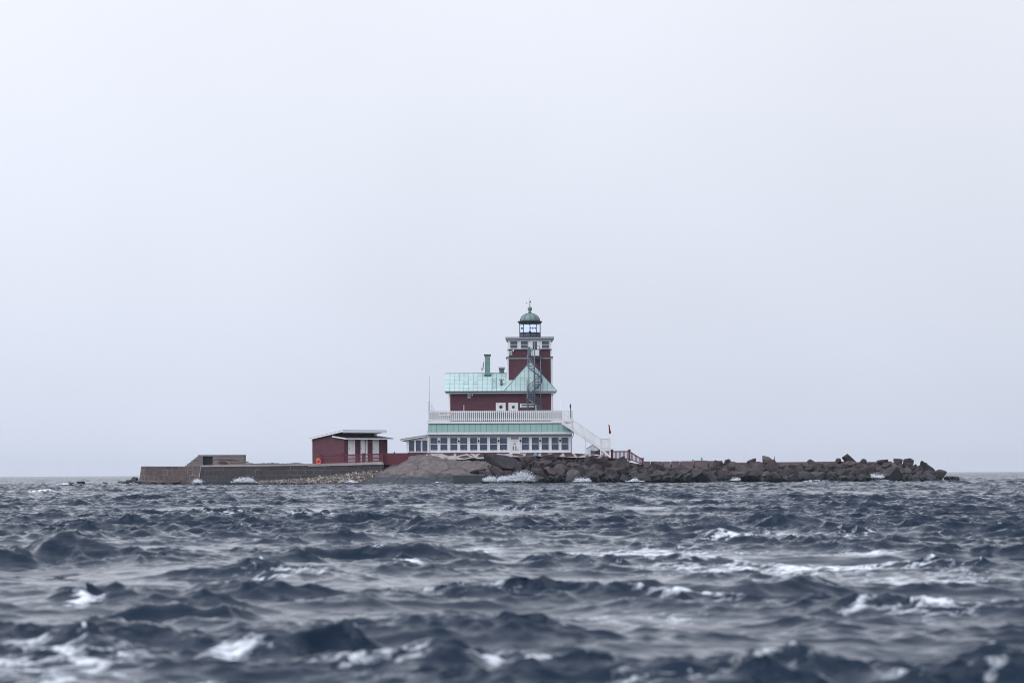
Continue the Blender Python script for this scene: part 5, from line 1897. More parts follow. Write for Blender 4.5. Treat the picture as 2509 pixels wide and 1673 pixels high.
def bed(x, y):
    zc = interp(crest, x)
    t = max(0.0, min(1.0, (y - (D0 - 12.5)) / 11.9))
    s = math.sin(t * math.pi / 2) ** 0.85
    base = -0.9
    z = base + (zc - base) * s
    z += 0.22 * (mnoise.fractal(Vector((x * 0.35, y * 0.35, 1)), 0.75, 2.1, 7)) * (0.4 + s)
    z += 0.12 * abs(mnoise.noise(Vector((x * 0.55 + y * 0.25, y * 0.9 - x * 0.2, 7)))) - 0.05
    z += 0.10 * (mnoise.noise(Vector((x * 1.3 - y * 0.4, y * 0.5, 3))))
    return z


heightfield('bedrock', P(800, 1170).x, P(1320, 1170).x, D0 - 13.5, D0 + 2, 260, 150, bed, M['bedrock'])

# breakwater core under the boulders
core = world_profile([(1170, 1182), (1195, 1160), (1230, 1134), (1290, 1124), (1400, 1128), (1560, 1136), (1700, 1138), (1900, 1140), (2080, 1131.5), (2150, 1133), (2230, 1134), (2275, 1149), (2310, 1172), (2350, 1184), (2420, 1196)], D0 - 1.5)


def corez(x, y):
    zc = interp(core, x)
    base = -1.4
    if y < D0 - 1.5:
        t = max(0.0, min(1.0, (y - (D0 - 10.5)) / 9.0))
        s = t
    else:
        s = max(0.0, 1 - max(0, (y - (D0 + 6))) / 8.0)
    z = base + (zc - 0.2 - base) * s + 0.25 * mnoise.fractal(Vector((x * 0.8, y * 0.8, 9)), 0.9, 2.1, 4) * s
    return z


heightfield('breakwater_ground', P(1160, 1170).x, P(2440, 1170).x, D0 - 11.5, D0 + 15, 190, 50, corez, M['core'])

# ground of the whole islet behind the walls
isl = world_profile([(500, 1150), (600, 1141), (760, 1138), (1000, 1130), (1300, 1116), (1500, 1122), (1580, 1138), (1620, 1150)], D0 + 3)


def islz(x, y):
    t = max(0, min(1, (D0 + 16 - y) / 6))
    return -1.5 + (interp(isl, x) + 1.5) * t - 0.1 + 0.1 * mnoise.noise(Vector((x * 0.5, y * 0.5, 4)))


heightfield('island_ground', P(500, 1150).x, P(1620, 1150).x, D0 - 2, D0 + 16, 110, 26, islz, M['bedrock'])
# low skerry ridge seen over the quay
rd = world_profile([(590, 1140), (612, 1135.0), (650, 1134.2), (690, 1135.0), (720, 1133.8), (745, 1134.8), (770, 1135.0), (800, 1140)], D0 + 12)


def ridge(x, y):
    t = math.sin(max(0, min(1, (y - (D0 + 8)) / 8)) * math.pi)
    return -0.5 + (interp(rd, x) + 0.5 + 0.10 * mnoise.fractal(Vector((x * 1.2, y * 0.7, 8)), 0.8, 2, 4)) * t


heightfield('rocky_shore', P(585, 1140, D0 + 12).x, P(805, 1140, D0 + 12).x, D0 + 8, D0 + 16, 80, 14, ridge, M['bedrock'])


# ------------------------------------------------------------------ pier walls
def wall_loft(name, lab, path, mats, cap=0.25, cat='sea wall'):
    """path: list of (top xyz, foot xyz) from left to right; closes to a solid with a flat top"""
    root = None
    m_ = MB()
    n = len(path)
    rows = 6
    vs, uvs = [], []
    s = 0
    for i, (t, b_) in enumerate(path):
        if i:
            s += (Vector(t) - Vector(path[i - 1][0])).length
        for k in range(rows + 1):
            q = Vector(b_).lerp(Vector(t), k / rows)
            bulge = 0.18 * math.sin(math.pi * k / rows)
            d = Vector((q.x - t[0], q.y - t[1], 0))
            if d.length > 1e-4:
                q -= d.normalized() * bulge * 0.6
            vs.append(q)
            uvs.append((s, q.z))
    fs = []
    for i in range(n - 1):
        for k in range(rows):
            a = i * (rows + 1) + k
            fs.append((a, a + rows + 1, a + rows + 2, a + 1))
    m_.add(vs, fs, 0, False)
    top = [vs[i * (rows + 1) + rows] for i in range(n)]
    bk = [Vector((top[-1].x, top[-1].y + 9, top[-1].z)), Vector((top[0].x + 0.5, top[0].y + 9, top[0].z))]
    ids = [i * (rows + 1) + rows for i in range(n)]
    o0 = len(m_.v)
    m_.v.extend([tuple(b_) for b_ in bk])
    m_.f.append(ids + [o0, o0 + 1])
    m_.mi.append(1)
    m_.smooth.append(False)
    ob = m_.build(name, mats, loc=top[0])
    me = ob.data
    ul = me.uv_layers.new(name='UVMap')
    for lp_ in me.loops:
        vi = lp_.vertex_index
        ul.data[lp_.index].uv = uvs[vi] if vi < len(uvs) else (0, 0)
    tag(ob, lab, cat)
    return ob


YW = D0 - 7.0
cor_t, cor_b = P(491.5, 1143.2, YW), P(479.5, 1182, YW - 0.7)
pth = []
l_t = P(347.0, 1141.9, YW + 2.0)
cxr, cyr = P(368, 1142, YW + 3.0).x, YW + 3.0
for k in range(9):
    a = math.radians(185 + 80 * k / 8)
    rt, rb_ = 1.05, 1.72
    zt_ = P(360, 1142, YW).z
    pth.append(((cxr + rt * math.cos(a), cyr + 2.6 * rt * math.sin(a), zt_), (cxr + rb_ * math.cos(a), cyr + 1.75 * rb_ * math.sin(a), -0.9)))
for k in range(1, 7):
    t = k / 6
    x_t = pth[8][0][0] + (cor_t.x - pth[8][0][0]) * t
    x_b = pth[8][1][0] + (cor_b.x - pth[8][1][0]) * t
    pth.append(((x_t, pth[8][0][1] + (YW - pth[8][0][1]) * t, P(430, 1142.4, YW).z), (x_b, pth[8][1][1] + (YW - 0.75 - pth[8][1][1]) * t, -0.9)))
wall_loft('pier_head', 'battered brown stone pier head with a rounded left end', pth, [M['pier_stone'], M['concrete_grey']])
pth2 = []
for k in range(9):
    t = k / 8
    xx = 491.6 + (940 - 491.6) * t
    Y = YW + 0.02 + (D0 - 4.6 - YW) * t
    ptop = P(xx, 1143.6 - 3.0 * t - (4.6 if t > 0.6 else 0) * 0, Y)
    zt_ = P(xx, 1143.6 - 5.4 * t, Y).z
    pth2.append(((ptop.x, Y, zt_), (ptop.x - 0.55 * (1 - t), Y - 0.35, -0.9)))
wall_loft('quay_wall', 'long dark grey stone quay wall running from the pier head to the bedrock', pth2, [M['quay_stone'], M['concrete']])
# pale concrete kerb and path on top of the quay
m_ = MB()
for (a, b_) in zip(pth2[:-1], pth2[1:]):
    A, B = Vector(a[0]), Vector(b_[0])
    m_.add([A + Vector((0, -0.04, 0.003)), B + Vector((0, -0.04, 0.003)), B + Vector((0, 1.2, 0.003)), A + Vector((0, 1.2, 0.003)),
            A + Vector((0, -0.04, 0.2)), B + Vector((0, -0.04, 0.2)), B + Vector((0, 1.2, 0.2)), A + Vector((0, 1.2, 0.2))],
           [(0, 3, 2, 1), (4, 5, 6, 7), (0, 1, 5, 4), (2, 3, 7, 6), (1, 2, 6, 5), (3, 0, 4, 7)])
o = m_.build('quay_path', M['concrete'])
tag(o, 'pale concrete path edge on top of the quay wall', kind='structure')
# terrace slab under the shed balustrade
m_ = MB()
ys = D0 - 4.75
a, b_ = P(764, 1136.0, ys), P(937, 1131.5, ys)
za, zb_ = P(764, 1143.0, ys).z, P(937, 1137.2, ys).z
wy = lambda q: YW + 0.02 + (D0 - 4.6 - YW) * (q - 491.6) / (940 - 491.6) - 0.12
a, b_ = P(764, 1135.8, wy(764)), P(937, 1131.0, wy(937))
za, zb_ = P(764, 1142.4, wy(764)).z, P(937, 1137.4, wy(937)).z
m_.add([(a.x - 0.5, a.y, za), (b_.x, b_.y, zb_), (b_.x, D0 + 8, zb_), (a.x - 1.5, D0 + 8, za), (a.x + 0.1, a.y, a.z), (b_.x, b_.y, b_.z), (b_.x, D0 + 8, b_.z), (a.x - 1.4, D0 + 8, a.z)],
       [(0, 3, 2, 1), (4, 5, 6, 7), (0, 1, 5, 4), (1, 2, 6, 5), (2, 3, 7, 6), (3, 0, 4, 7)])
o = m_.build('terrace_slab', M['concrete'])
tag(o, 'pale concrete slab the red shed and its balustrade stand on', 'slab')

# bunker with steps and an opening
YB = D0 - 2.5
bk = thing('stone_shelter', 'low flat stone shelter with a dark opening and steps on the pier', 'shelter', P(540, 1140, YB))
zt_, zb_ = P(540, 1113.9, YB).z, P(540, 1142.5, YB).z
X = lambda q, Y=YB: P(q, 1125, Y).x


def uvbox(mb, x0, x1, y0, y1, z0, z1, name, mat, parent):
    o = mb.build(name, mat, parent)
    me = o.data
    ul = me.uv_layers.new(name='UVMap')
    base = ROOT[parent.name]
    for pl in me.polygons:
        for li in pl.loop_indices:
            v = me.vertices[me.loops[li].vertex_index].co
            if abs(pl.normal.x) > 0.7:
                ul.data[li].uv = (v.y, v.z + base.z)
            elif abs(pl.normal.z) > 0.7:
                ul.data[li].uv = (v.x, v.y)
            else:
                ul.data[li].uv = (v.x, v.z + base.z)
    return o


m_ = MB()
m_.box(X(485.3), X(497.0), YB, YB + 3.5, zb_, zt_ - 0.18)
m_.box(X(521.0), X(596.0), YB, YB + 3.5, zb_, zt_ - 0.18)
m_.box(X(497.0), X(521.0), YB + 0.9, YB + 3.5, zb_, zt_ - 0.18)
uvbox(m_, 0, 0, 0, 0, 0, 0, 'shelter_wall', M['bunker_stone'], bk)
MB().box(X(485.0), X(596.3), YB - 0.05, YB + 3.6, zt_ - 0.177, zt_).build('roof_slab', M['concrete_grey'], bk)
MB().box(X(497.1), X(520.9), YB + 0.75, YB + 0.88, zb_, zt_ - 0.2).build('opening_door', M['iron'], bk)
m_ = MB()
for k in range(7):
    xa = 453.6 + 4.55 * k
    m_.box(X(xa), X(485.2), YB - 0.02 + 0.004 * k, YB + 1.6, P(540, 1142.5, YB).z if k == 0 else P(540, 1139.2 - 3.55 * (k - 1), YB).z, P(540, 1139.2 - 3.55 * k, YB).z)
uvbox(m_, 0, 0, 0, 0, 0, 0, 'steps', M['bunker_stone'], bk)
m_ = MB()
for k, (xa, xb, yt_) in enumerate([(560, 616, 1134.2), (555, 606.5, 1130.5), (533, 585, 1127.2), (537, 578, 1122.8)]):
    m_.box(X(xa), X(xb), YB - 1.1 + 0.28 * k, YB - 0.003 + (1.5 if k < 2 else 0), P(540, yt_ + 2.6, YB).z if k else zb_, P(540, yt_, YB).z)
uvbox(m_, 0, 0, 0, 0, 0, 0, 'stepped_ledge', M['bunker_stone'], bk)

# dark concrete landing block at the foot of the bedrock
yq = D0 - 11.5
q0, q1 = P(1109.0, 1163, yq), P(1187, 1163.5, yq)
lb_ = thing('landing_block', 'dark wet concrete landing block at the water below the entrance door', 'landing', (q0.x + 1.9, yq, 0))
m_ = MB()
m_.add([(q0.x + 0.05, yq, -0.9), (q1.x - 0.9, yq, -0.9), (q1.x - 0.9, yq + 4, -0.9), (q0.x + 0.05, yq + 4, -0.9),
        (q0.x, yq, q0.z - 0.06), (q1.x, yq, q0.z - 0.06), (q1.x, yq + 4, q0.z - 0.06), (q0.x, yq + 4, q0.z - 0.06)],
       [(0, 3, 2, 1), (4, 5, 6, 7), (0, 1, 5, 4), (1, 2, 6, 5), (2, 3, 7, 6), (3, 0, 4, 7)])
m_.build('block', M['wet_concrete'], lb_)
MB().box(q0.x - 0.03, q1.x + 0.02, yq - 0.03, yq + 4, q0.z - 0.057, q0.z + 0.03).build('top_slab', M['concrete_grey'], lb_)

# pebble beach: many cobbles, one object
pb = MB()
rr_ = random.Random(4)
ico = bmesh.new()
bmesh.ops.create_icosphere(ico, subdivisions=1, radius=1)
iv = [v.co.copy() for v in ico.verts]
ifc = [[v.index for v in f.verts] for f in ico.faces]
ico.free()
beach = [(620, 1182), (660, 1176.5), (720, 1173), (760, 1168.5), (800, 1163.5), (840, 1158.5), (870, 1154.5), (905, 1151.5), (928, 1150)]
for k in range(4200):
    xx = rr_.uniform(625, 950)
    yt_ = interp(beach, xx)
    t = rr_.random()
    yy = 1184 + (yt_ - 1184) * t
    Y = D0 - 8.4 + 3.0 * t + (xx - 640) / 300 * 1.3
    c = P(xx, yy, Y)
    s = rr_.choice((0.07, 0.09, 0.11, 0.14, 0.2)) * rr_.uniform(0.8, 1.3)
    rot = Euler((rr_.random() * 6, rr_.random() * 6, rr_.random() * 6)).to_matrix()
    sc3 = (rr_.uniform(0.8, 1.4), rr_.uniform(0.7, 1.1), rr_.uniform(0.5, 0.85))
    pb.add([c + rot @ Vector((v.x * s * sc3[0] * rr_.uniform(.85, 1.15), v.y * s * sc3[1], v.z * s * sc3[2])) for v in iv], ifc, 0, True)
o = pb.build('pebble_beach', M['pebble'], loc=P(780, 1180, D0 - 7))
tag(o, 'brown and beige cobbles heaped at the foot of the quay wall', 'pebbles', kind='stuff')
gr = world_profile(beach, D0 - 5.5)


def beachz(x, y):
    t = max(0, min(1, (y - (D0 - 9.2)) / 4.6))
    return -0.6 + (interp(gr, x) + 0.50) * t


heightfield('beach_ground', P(600, 1170).x, P(960, 1150).x, D0 - 9.2, D0 - 2.5, 70, 20, beachz, M['core'])


# ================================================================== BOULDERS
def rock_mesh(name, seed, mat, flat=1.0, n=16, rough=0.075):
    rg = random.Random(seed)
    bm = bmesh.new()
    # a split block: box cut by random planes
    bmesh.ops.create_cube(bm, size=2)
    for v in bm.verts:
        v.co += Vector((rg.uniform(-.28, .28), rg.uniform(-.28, .28), rg.uniform(-.28, .28)))
        v.co.z *= flat
    for k in range(n):
        d = Vector((rg.gauss(0, 1), rg.gauss(0, 1), rg.gauss(0, 1))).normalized()
        co = d * rg.uniform(0.80, 1.12)
        co.z *= flat
        r = bmesh.ops.bisect_plane(bm, geom=bm.verts[:] + bm.edges[:] + bm.faces[:], plane_co=co, plane_no=d, clear_outer=True)
        ed = [e for e in r['geom_cut'] if isinstance(e, bmesh.types.BMEdge)]
        if ed:
            bmesh.ops.contextual_create(bm, geom=ed)
    bmesh.ops.dissolve_limit(bm, angle_limit=math.radians(6), verts=bm.verts[:], edges=bm.edges[:])
    bmesh.ops.bevel(bm, geom=bm.edges[:], offset=0.07, segments=1, affect='EDGES', clamp_overlap=True)
    bmesh.ops.triangulate(bm, faces=bm.faces[:])
    bmesh.ops.subdivide_edges(bm, edges=[e for e in bm.edges if e.calc_length() > 0.35], cuts=1, use_grid_fill=True)
    for v in bm.verts:
        v.co += v.normal * (mnoise.fractal(v.co * 1.7 + Vector((seed, 0, 0)), 0.9, 2.1, 4) * rough)
    bmesh.ops.recalc_face_normals(bm, faces=bm.faces[:])
    me = bpy.data.meshes.new(name)
    bm.to_mesh(me)
    bm.free()
    me.materials.append(mat)
    return me


protos = [rock_mesh('boulder', 100 + k, M['boulder'], flat=random.choice((0.75, 0.9, 1.0, 1.0)), n=random.randint(5, 11)) for k in range(18)]
slabs = [rock_mesh('rock_slab', 300 + k, M['slab'], flat=0.55, n=8) for k in range(4)]
skers = [rock_mesh('skerry', 400 + k, M['skerry'], flat=0.6, n=10, rough=0.10) for k in range(4)]


def put_rock(name, me, c, sx, sy, sz, rot, lab, cat, group=None):
    o = bpy.data.objects.new(name, me)
    COL.objects.link(o)
    o.location = c
    o.scale = (sx, sy, sz)
    o.rotation_euler = rot
    return tag(o, lab, cat, group)


def is_free(x, y):
    return True


# single rocks one can name in the photograph: (px, py, half width px, half height px, tilt, offset Y, mesh list, label)
NAMED = [
    (1237, 1136, 45, 15, 0.14, -6.0, 'slab', 'long dark flat slab lying below the entrance door'),
    (1172, 1153, 17, 3.5, -0.03, -7.5, 'slab', 'thin dark ledge poking out left of the big flat slab'),
    (1196, 1166, 20, 12, 0.2, -8.5, 'slab', 'dark wet rock under the thin ledge beside the landing block'),
    (1297, 1124, 20, 9, -0.1, -4.0, 'boulder', 'brown block resting against the foundation right of the door'),
    (1346, 1120, 18, 8, 0.1, -4.0, 'boulder', 'wide brown block under the last pavilion windows'),
    (1262, 1176, 15, 7, 0.3, -11.5, 'slab', 'black wet rock in the middle of the biggest splash'),
    (1450, 1138, 20, 16, 0.55, -5.5, 'boulder', 'big tilted square boulder below the slatted railing'),
    (1480, 1129, 9, 9, 0.8, -4.5, 'boulder', 'pointed dark boulder below the stair landing'),
    (1515, 1140, 22, 15, -0.35, -6.0, 'boulder', 'broad brown boulder below the red balustrade'),
    (1612, 1146, 11, 10, 0.2, -5.5, 'boulder', 'rounded reddish boulder below the row of squared blocks'),
    (1783, 1134, 10, 9, 0.7, -3.5, 'boulder', 'peaked boulder at the right end of the squared blocks'),
    (1757, 1143, 11, 13, 0.3, -5.0, 'boulder', 'tall blunt boulder below the end of the squared blocks'),
    (1799, 1147, 14, 18, 0.1, -5.5, 'boulder', 'tall rounded boulder standing right of the squared blocks'),
    (1846, 1160, 20, 12, 0.1, -8.0, 'boulder', 'large dark faceted boulder left of the thin dark post'),
    (1880, 1130, 13, 8, 0.2, -3.0, 'boulder', 'high boulder just left of the thin dark post'),
    (1842, 1133, 11, 7, -0.4, -3.0, 'boulder', 'small cluster boulder left of the high boulder by the post'),
    (1988, 1134, 9, 7, 0.5, -3.0, 'boulder', 'small knob on the crest right of the thin dark post'),
    (2054, 1130, 6, 6, 0.6, -2.5, 'boulder', 'small pointed stone left of the sharp summit boulder'),
    (2081, 1128, 17, 10, 0.75, -2.5, 'boulder', 'sharp summit boulder forming the peak of the breakwater'),
    (2116, 1131, 7, 6, 0.2, -2.5, 'boulder', 'small stone right of the sharp summit boulder'),
    (2160, 1132, 13, 5, 0.0, -2.0, 'boulder', 'low rounded dome stone between the two crest groups'),
    (2199, 1130, 11, 8, 0.1, -2.5, 'boulder', 'left of the two round boulders near the breakwater end'),
    (2225, 1131, 13, 9, 0.15, -2.5, 'boulder', 'right of the two round boulders near the breakwater end'),
    (2262, 1139, 7, 6, 0.2, -3.0, 'boulder', 'small knob on the slope near the breakwater end'),
    (2274, 1149, 24, 6, 0.62, -4.0, 'slab', 'long slab slanting down the end of the breakwater'),
    (2302, 1161, 12, 11, 0.55, -5.0, 'slab', 'dark oval boulder leaning at the tip of the breakwater'),
    (2320, 1171, 6, 5, 0.1, -5.0, 'slab', 'small dark rock between the leaning boulder and the last rock'),
    (2337, 1172, 13, 6, 0.05, -5.0, 'slab', 'last low flat rock at the right tip of the breakwater'),
]
for i, (x, y, hw, hh, tilt, dy, kind, lab) in enumerate(NAMED):
    Y = D0 + dy
    lst = {'boulder': protos, 'slab': slabs}[kind]
    zf = 1.0 if kind == 'boulder' else 1 / 0.6
    put_rock('boulder', lst[i % len(lst)], P(x, y, Y), hw * px * 1.05, max(0.35, hw * px * 0.8), hh * px * 1.08 * zf,
             (random.uniform(-.25, .25), tilt, random.uniform(-.5, .5)), lab, 'boulder', 'boulders of the breakwater')

top_line = [(1210, 1134), (1250, 1126), (1290, 1122), (1340, 1120), (1400, 1130), (1440, 1128), (1480, 1129), (1540, 1137), (1580, 1143), (1700, 1145), (1770, 1139),
            (1800, 1138), (1850, 1135), (1900, 1138), (1950, 1139), (2000, 1136), (2050, 1135), (2080, 1131), (2150, 1134.5), (2230, 1135), (2260, 1144), (2290, 1162), (2320, 1178)]
SECT = [(1290, 'under the entrance door'), (1400, 'under the right hand windows'), (1500, 'under the white outside stair'), (1600, 'under the red balustrade'),
        (1780, 'below the row of squared blocks'), (1990, 'around the thin dark post'), (2140, 'below the sharp summit boulder'), (2400, 'at the right end of the breakwater')]
ROWS = ['wet dark boulder at the waterline', 'brown boulder low in the pile', 'brown boulder halfway up the pile', 'brown boulder high in the pile']
rk = random.Random(77)
cnt = 0
for row in range(5):
    t = row / 4.0
    x = 1200 + rk.uniform(0, 20) if row < 4 else 1290
    while x < 2315:
        yt_ = interp(top_line, x) + 5
        yb2 = 1176 - 2.5 * (x - 1200) / 1100
        y = yb2 + (yt_ - yb2) * (t * 0.97) + rk.uniform(-3.5, 3.5)
        hgt = yb2 - yt_
        if hgt < 4:
            x += 20
            continue
        s = rk.choice((7.5, 9, 10.5, 12, 14, 17)) * rk.uniform(0.9, 1.12) * (1.0 if row else 1.1) * (0.8 if row == 4 else 1)
        s = min(s, hgt * 0.75 + 6)
        y = max(y, yt_ + s * 0.4)
        Y = D0 - 10.0 + 6.2 * t + rk.uniform(-0.4, 0.4)
        c = P(x, y, Y)
        sec = next(nm for lim, nm in SECT if x <= lim)
        rw = ROWS[min(3, row)]
        lab = rw + ' ' + sec
        put_rock('boulder', protos[rk.randrange(len(protos))], c, s * px * rk.uniform(0.85, 1.25), s * px * rk.uniform(0.8, 1.1), s * px * rk.uniform(0.6, 0.95),
                 (rk.uniform(-.6, .6), rk.uniform(-.75, .75), rk.uniform(0, 6.28)), lab, 'boulder', lab.replace('boulder', 'boulders', 1))
        cnt += 1
        x += s * rk.uniform(1.4, 1.95)

# smaller rubble wedged between the boulders, too many to count
rub = MB()
geo_ = []
for me in protos[:6]:
    geo_.append(([v.co.copy() for v in me.vertices], [list(p.vertices) for p in me.polygons]))
for k in range(520):
    x = rk.uniform(1195, 2325)
    yt_ = interp(top_line, x) + 4
    yb2 = 1177 - 2.5 * (x - 1200) / 1100
    if yb2 - yt_ < 4:
        continue
    t = rk.random()
    y = yb2 + (yt_ + 2 - yb2) * t
    c = P(x, y, D0 - 10.7 + 6.2 * t + rk.uniform(-0.3, 0.3))
    s = rk.uniform(2.2, 5.5) * px
    mt = Euler((rk.random() * 6, rk.random() * 6, rk.random() * 6)).to_matrix()
    vs_, fs_ = geo_[k % 6]
    sc_ = (rk.uniform(0.8, 1.3), rk.uniform(0.7, 1.1), rk.uniform(0.5, 0.9))
    rub.add([c + mt @ Vector((v.x * s * sc_[0], v.y * s * sc_[1], v.z * s * sc_[2])) for v in vs_], fs_)
o = rub.build('rubble', M['boulder'], loc=P(1700, 1178, D0 - 9))
tag(o, 'small dark rubble wedged between the boulders of the breakwater', 'rubble', kind='stuff')

# squared blocks of the parapet and the low wall behind
YP = D0 - 2.2
for i, (xa, xb, yt_) in enumerate([(1577, 1593, 1130.2), (1595, 1611, 1130), (1612.5, 1621.5, 1130), (1623.5, 1643.5, 1130.3), (1645.5, 1665.5, 1129.2), (1667, 1699.5, 1129.4),
                                   (1701.5, 1735.5, 1128.0), (1737.5, 1770.5, 1128.6)]):
    r = R(xa, xb, yt_, 1146, YP)
    bm = bmesh.new()
    bmesh.ops.create_cube(bm, size=1)
    rg = random.Random(i + 50)
    for v in bm.verts:
        v.co += Vector((rg.uniform(-.02, .02), rg.uniform(-.05, .05), rg.uniform(-.035, .035)))
    bmesh.ops.bevel(bm, geom=bm.edges[:], offset=0.05, segments=2, affect='EDGES')
    me = bpy.data.meshes.new('stone_block')
    bm.to_mesh(me)
    bm.free()
    me.materials.append(M['block'])
    o = bpy.data.objects.new('stone_block', me)
    COL.objects.link(o)
    o.location = ((r[0] + r[1]) / 2, YP + 0.5, (r[2] + r[3]) / 2)
    o.scale = (r[1] - r[0], 1.2, r[3] - r[2])
    nm = ['first', 'second', 'third and narrowest', 'fourth', 'fifth', 'sixth', 'seventh', 'last']
    tag(o, nm[i] + ' squared granite block of the parapet, counted from the red balustrade', 'stone block', 'squared blocks on the breakwater')
m_ = MB()
tp = [(1560, 1142), (1600, 1139.5), (1700, 1137), (1770, 1134.5), (1800, 1132.6), (1990, 1131.0), (2060, 1130.0), (2100, 1131.5), (2150, 1131)]
ply = [(P(x, y, YP).x, P(x, y, YP).z) for x, y in tp]
m_.prism([(ply[0][0], 0.3), (ply[-1][0], 0.3)] + ply[::-1], YP + 0.6, YP + 5)
o = m_.build('breakwater_wall', M['block'])
tag(o, 'flat topped stone wall behind the boulders of the breakwater', 'stone wall')

# skerries and tail rocks at the left
for i, (x, y, hw, hh, dy, lab) in enumerate([
        (198, 1181.5, 9, 3.2, -14, 'small black skerry alone in the water far left'), (173, 1183, 5, 1.6, -14, 'tiny black skerry left of the lone skerry'),
        (257, 1182.5, 6, 1.5, -10, 'tiny flat skerry between the lone skerry and the pier'),
        (302, 1181.5, 14, 2.4, -8.5, 'low flat black rock at the tip left of the pier head'), (316, 1178.5, 8, 4, -8.0, 'rounded black rock left of the pier head'),
        (329, 1173.5, 8, 5.5, -6.2, 'dark rock leaning against the pier head'), (352, 1181.5, 30, 2.6, -9.3, 'long flat black rock along the foot of the pier head'),
        (415, 1183, 26, 2.0, -9.2, 'long low black rock under the middle of the pier head')]):
    Y = D0 + dy
    put_rock('skerry', skers[i % 4], P(x, y, Y), hw * px, max(0.3, hw * px * 0.6), hh * px / 0.6, (0, random.uniform(-.08, .08), random.uniform(-.3, .3)), lab, 'rock')

# small things on the breakwater
pole(1898.3, 1117.5, 1134, D0 - 1.0, 0.05, M['iron'], 'marker_post', 'thin dark post standing up behind the breakwater boulders', 'post', knob=False)
c = P(1719.3, 1128.2, YP + 0.2)
m_ = MB().lathe((c.x, c.y, c.z), [(0.12, 0), (0.13, 0.05), (0.05, 0.1), (0.06, 0.2), (0.09, 0.3), (0.06, 0.38), (0.03, 0.42)], 10)
m_.tube([(c.x - 0.05, c.y, c.z + 0.28), (c.x - 0.1, c.y, c.z + 0.14)], 0.025, 6).tube([(c.x + 0.06, c.y, c.z + 0.28), (c.x + 0.14, c.y, c.z + 0.1)], 0.025, 6)
tag(m_.build('mooring_fitting', M['teal']), 'small teal painted fitting on top of the squared blocks', 'fitting')
c = P(1698, 1128.6, YP + 0.2)
tag(MB().lathe((c.x, c.y, c.z - 0.03), [(0.09, 0), (0.06, 0.08), (0.10, 0.14), (0.05, 0.2)], 10).build('mooring_bollard', M['iron']), 'tiny dark bollard left of the teal fitting', 'bollard')
c = P(1312.5, 1115.5, D0 - 0.9)
bm = bmesh.new()
bmesh.ops.create_icosphere(bm, subdivisions=3, radius=1)
for v in bm.verts:
    v.co.x *= 0.30 * (1 + 0.25 * mnoise.noise(v.co * 2))
    v.co.y *= 0.25
    v.co.z = v.co.z * 0.2 * (1 + 0.5 * mnoise.noise(v.co * 2.3 + Vector((4, 0, 0)))) + (0.12 if v.co.z > 0.8 else 0)
me = bpy.data.meshes.new('tarpaulin_bundle')
bm.to_mesh(me)
bm.free()
me.materials.append(M['blue'])
o = bpy.data.objects.new('tarpaulin_bundle', me)
COL.objects.link(o)
o.location = c
tag(o, 'small blue bundle lying between the boulders and the pavilion sill', 'bundle')


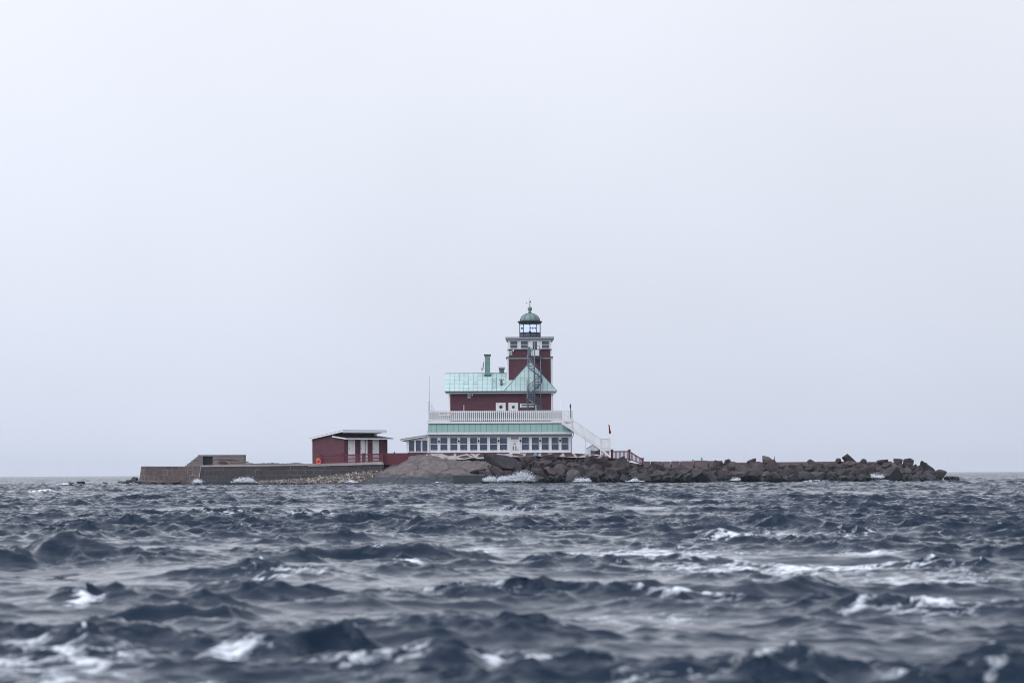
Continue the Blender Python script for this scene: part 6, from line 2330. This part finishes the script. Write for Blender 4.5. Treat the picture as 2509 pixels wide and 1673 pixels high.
# ================================================================== BREAKING WATER
def splash(lab, x, y, Y, wpx, hpx, n, seed, plumes, lumps=6):
    n = int(n * 2.6)
    rg = random.Random(seed)
    root_loc = P(x, y, Y)
    m_ = MB()
    tet = [Vector((1, 1, 1)), Vector((-1, -1, 1)), Vector((-1, 1, -1)), Vector((1, -1, -1))]
    # churned white water at the foot of the splash
    for k in range(lumps * 60):
        ox = rg.gauss(0, 0.24) * wpx
        if abs(ox) > wpx * 0.55:
            continue
        env = math.exp(-(ox / (wpx * 0.3)) ** 2)
        hz_ = hpx * px * 0.22 * env * rg.random() ** 2.2 * (0.5 + 1.0 * abs(mnoise.noise(Vector((ox * 0.16, seed, 2)))) * 1.6)
        c = P(x + ox, y, Y + rg.uniform(-0.7, 0.5)) + Vector((0, 0, hz_ - 0.03))
        s_ = rg.uniform(0.02, 0.06) * (1 - 0.5 * min(1, hz_))
        rot = Euler((rg.random() * 6, rg.random() * 6, rg.random() * 6)).to_matrix()
        m_.add([c + Vector(((rot @ v).x * s_ * rg.uniform(0.8, 2.6), (rot @ v).y * s_, (rot @ v).z * s_ * rg.uniform(0.5, 1.0))) for v in iv], ifc, 0, True)
    # thrown spray: narrow jets that break into drops
    jets = []
    for pl in plumes:
        for k in range(7):
            jets.append((pl[0] + rg.gauss(0, 0.10), math.radians(pl[1] + rg.gauss(0, pl[2])), pl[3] * rg.uniform(0.35, 1.0)))
    for k in range(n):
        jx, ang, jl = rg.choice(jets)
        q = rg.random() ** 0.8
        full = hpx * px * jl
        reach = full * q
        p0 = P(x + jx * wpx * 0.5, y, Y)
        fall = 0.22 * reach * q
        wob = 0.05 + 0.16 * q
        c = Vector((p0.x + math.cos(ang) * reach + rg.gauss(0, wob), Y + rg.gauss(0, 0.3), p0.z + math.sin(ang) * reach - fall + rg.gauss(0, wob * 0.6)))
        s = (0.034 * (1 - q) ** 1.1 + 0.010) * rg.choice((0.6, 0.8, 1.0, 1.6))
        rot = Euler((rg.random() * 6, rg.random() * 6, rg.random() * 6)).to_matrix()
        st = rg.uniform(1.0, 1.6)
        d = Vector((math.cos(ang), 0, math.sin(ang)))
        m_.add([c + (rot @ (v * s)) + d * ((rot @ v).dot(d)) * s * (st - 1) for v in tet], [(0, 1, 2), (0, 3, 1), (0, 2, 3), (1, 3, 2)], 0, True)
    o = m_.build('wave_splash', M['foam'], loc=root_loc)
    return tag(o, lab, 'splash', 'waves breaking on the shore')


splash('biggest white splash, bursting on the rocks below the entrance door', 1270, 1177, D0 - 12.0, 80, 36, 2600, 1,
       [(0.1, 80, 22, 1.0), (0.25, 65, 14, 1.0), (-0.3, 105, 25, 0.55), (-0.7, 75, 30, 0.45), (0.5, 40, 18, 0.7), (-0.9, 120, 30, 0.35)], 6)
splash('low white spray on the rocks just left of the biggest splash', 1212, 1178, D0 - 12.2, 50, 17, 900, 2, [(-0.2, 100, 30, 0.9), (0.5, 80, 28, 0.8), (-0.7, 130, 20, 0.6)], 3)
splash('pointed white wave breaking on the middle of the quay wall', 598, 1180, D0 - 9.6, 58, 16, 1100, 3, [(0.0, 95, 26, 1.0), (-0.4, 120, 22, 0.7), (0.5, 70, 24, 0.7), (0.15, 60, 12, 0.9)], 8)
splash('small curling white wave at the corner of pier head and quay', 482, 1182, D0 - 9.4, 24, 10, 500, 4, [(0.0, 105, 30, 1.0), (0.4, 60, 25, 0.8)], 4)
splash('low spray along the boulders under the white outside stair', 1425, 1178, D0 - 12.0, 44, 10, 600, 5, [(-0.2, 95, 35, 0.9), (0.6, 85, 30, 0.7)], 3)
splash('rounded white swell breaking under the red balustrade', 1556, 1178, D0 - 12.0, 46, 8, 300, 6, [(0.0, 95, 40, 0.8)], 5)
splash('thin white spray below the squared blocks', 1800, 1176, D0 - 12.0, 30, 6, 260, 7, [(0, 95, 35, 0.9), (0.5, 70, 30, 0.8)], 1)
splash('white spray running down the rocks near the breakwater end', 2150, 1169, D0 - 11.2, 32, 14, 420, 8, [(-0.5, 110, 30, 0.9), (0.2, 100, 40, 0.5), (0.7, 80, 30, 0.4)], 1)
splash('small white breaker where the cobbles meet the bedrock', 860, 1181, D0 - 11.0, 28, 6, 220, 9, [(0, 95, 40, 0.8)], 3)
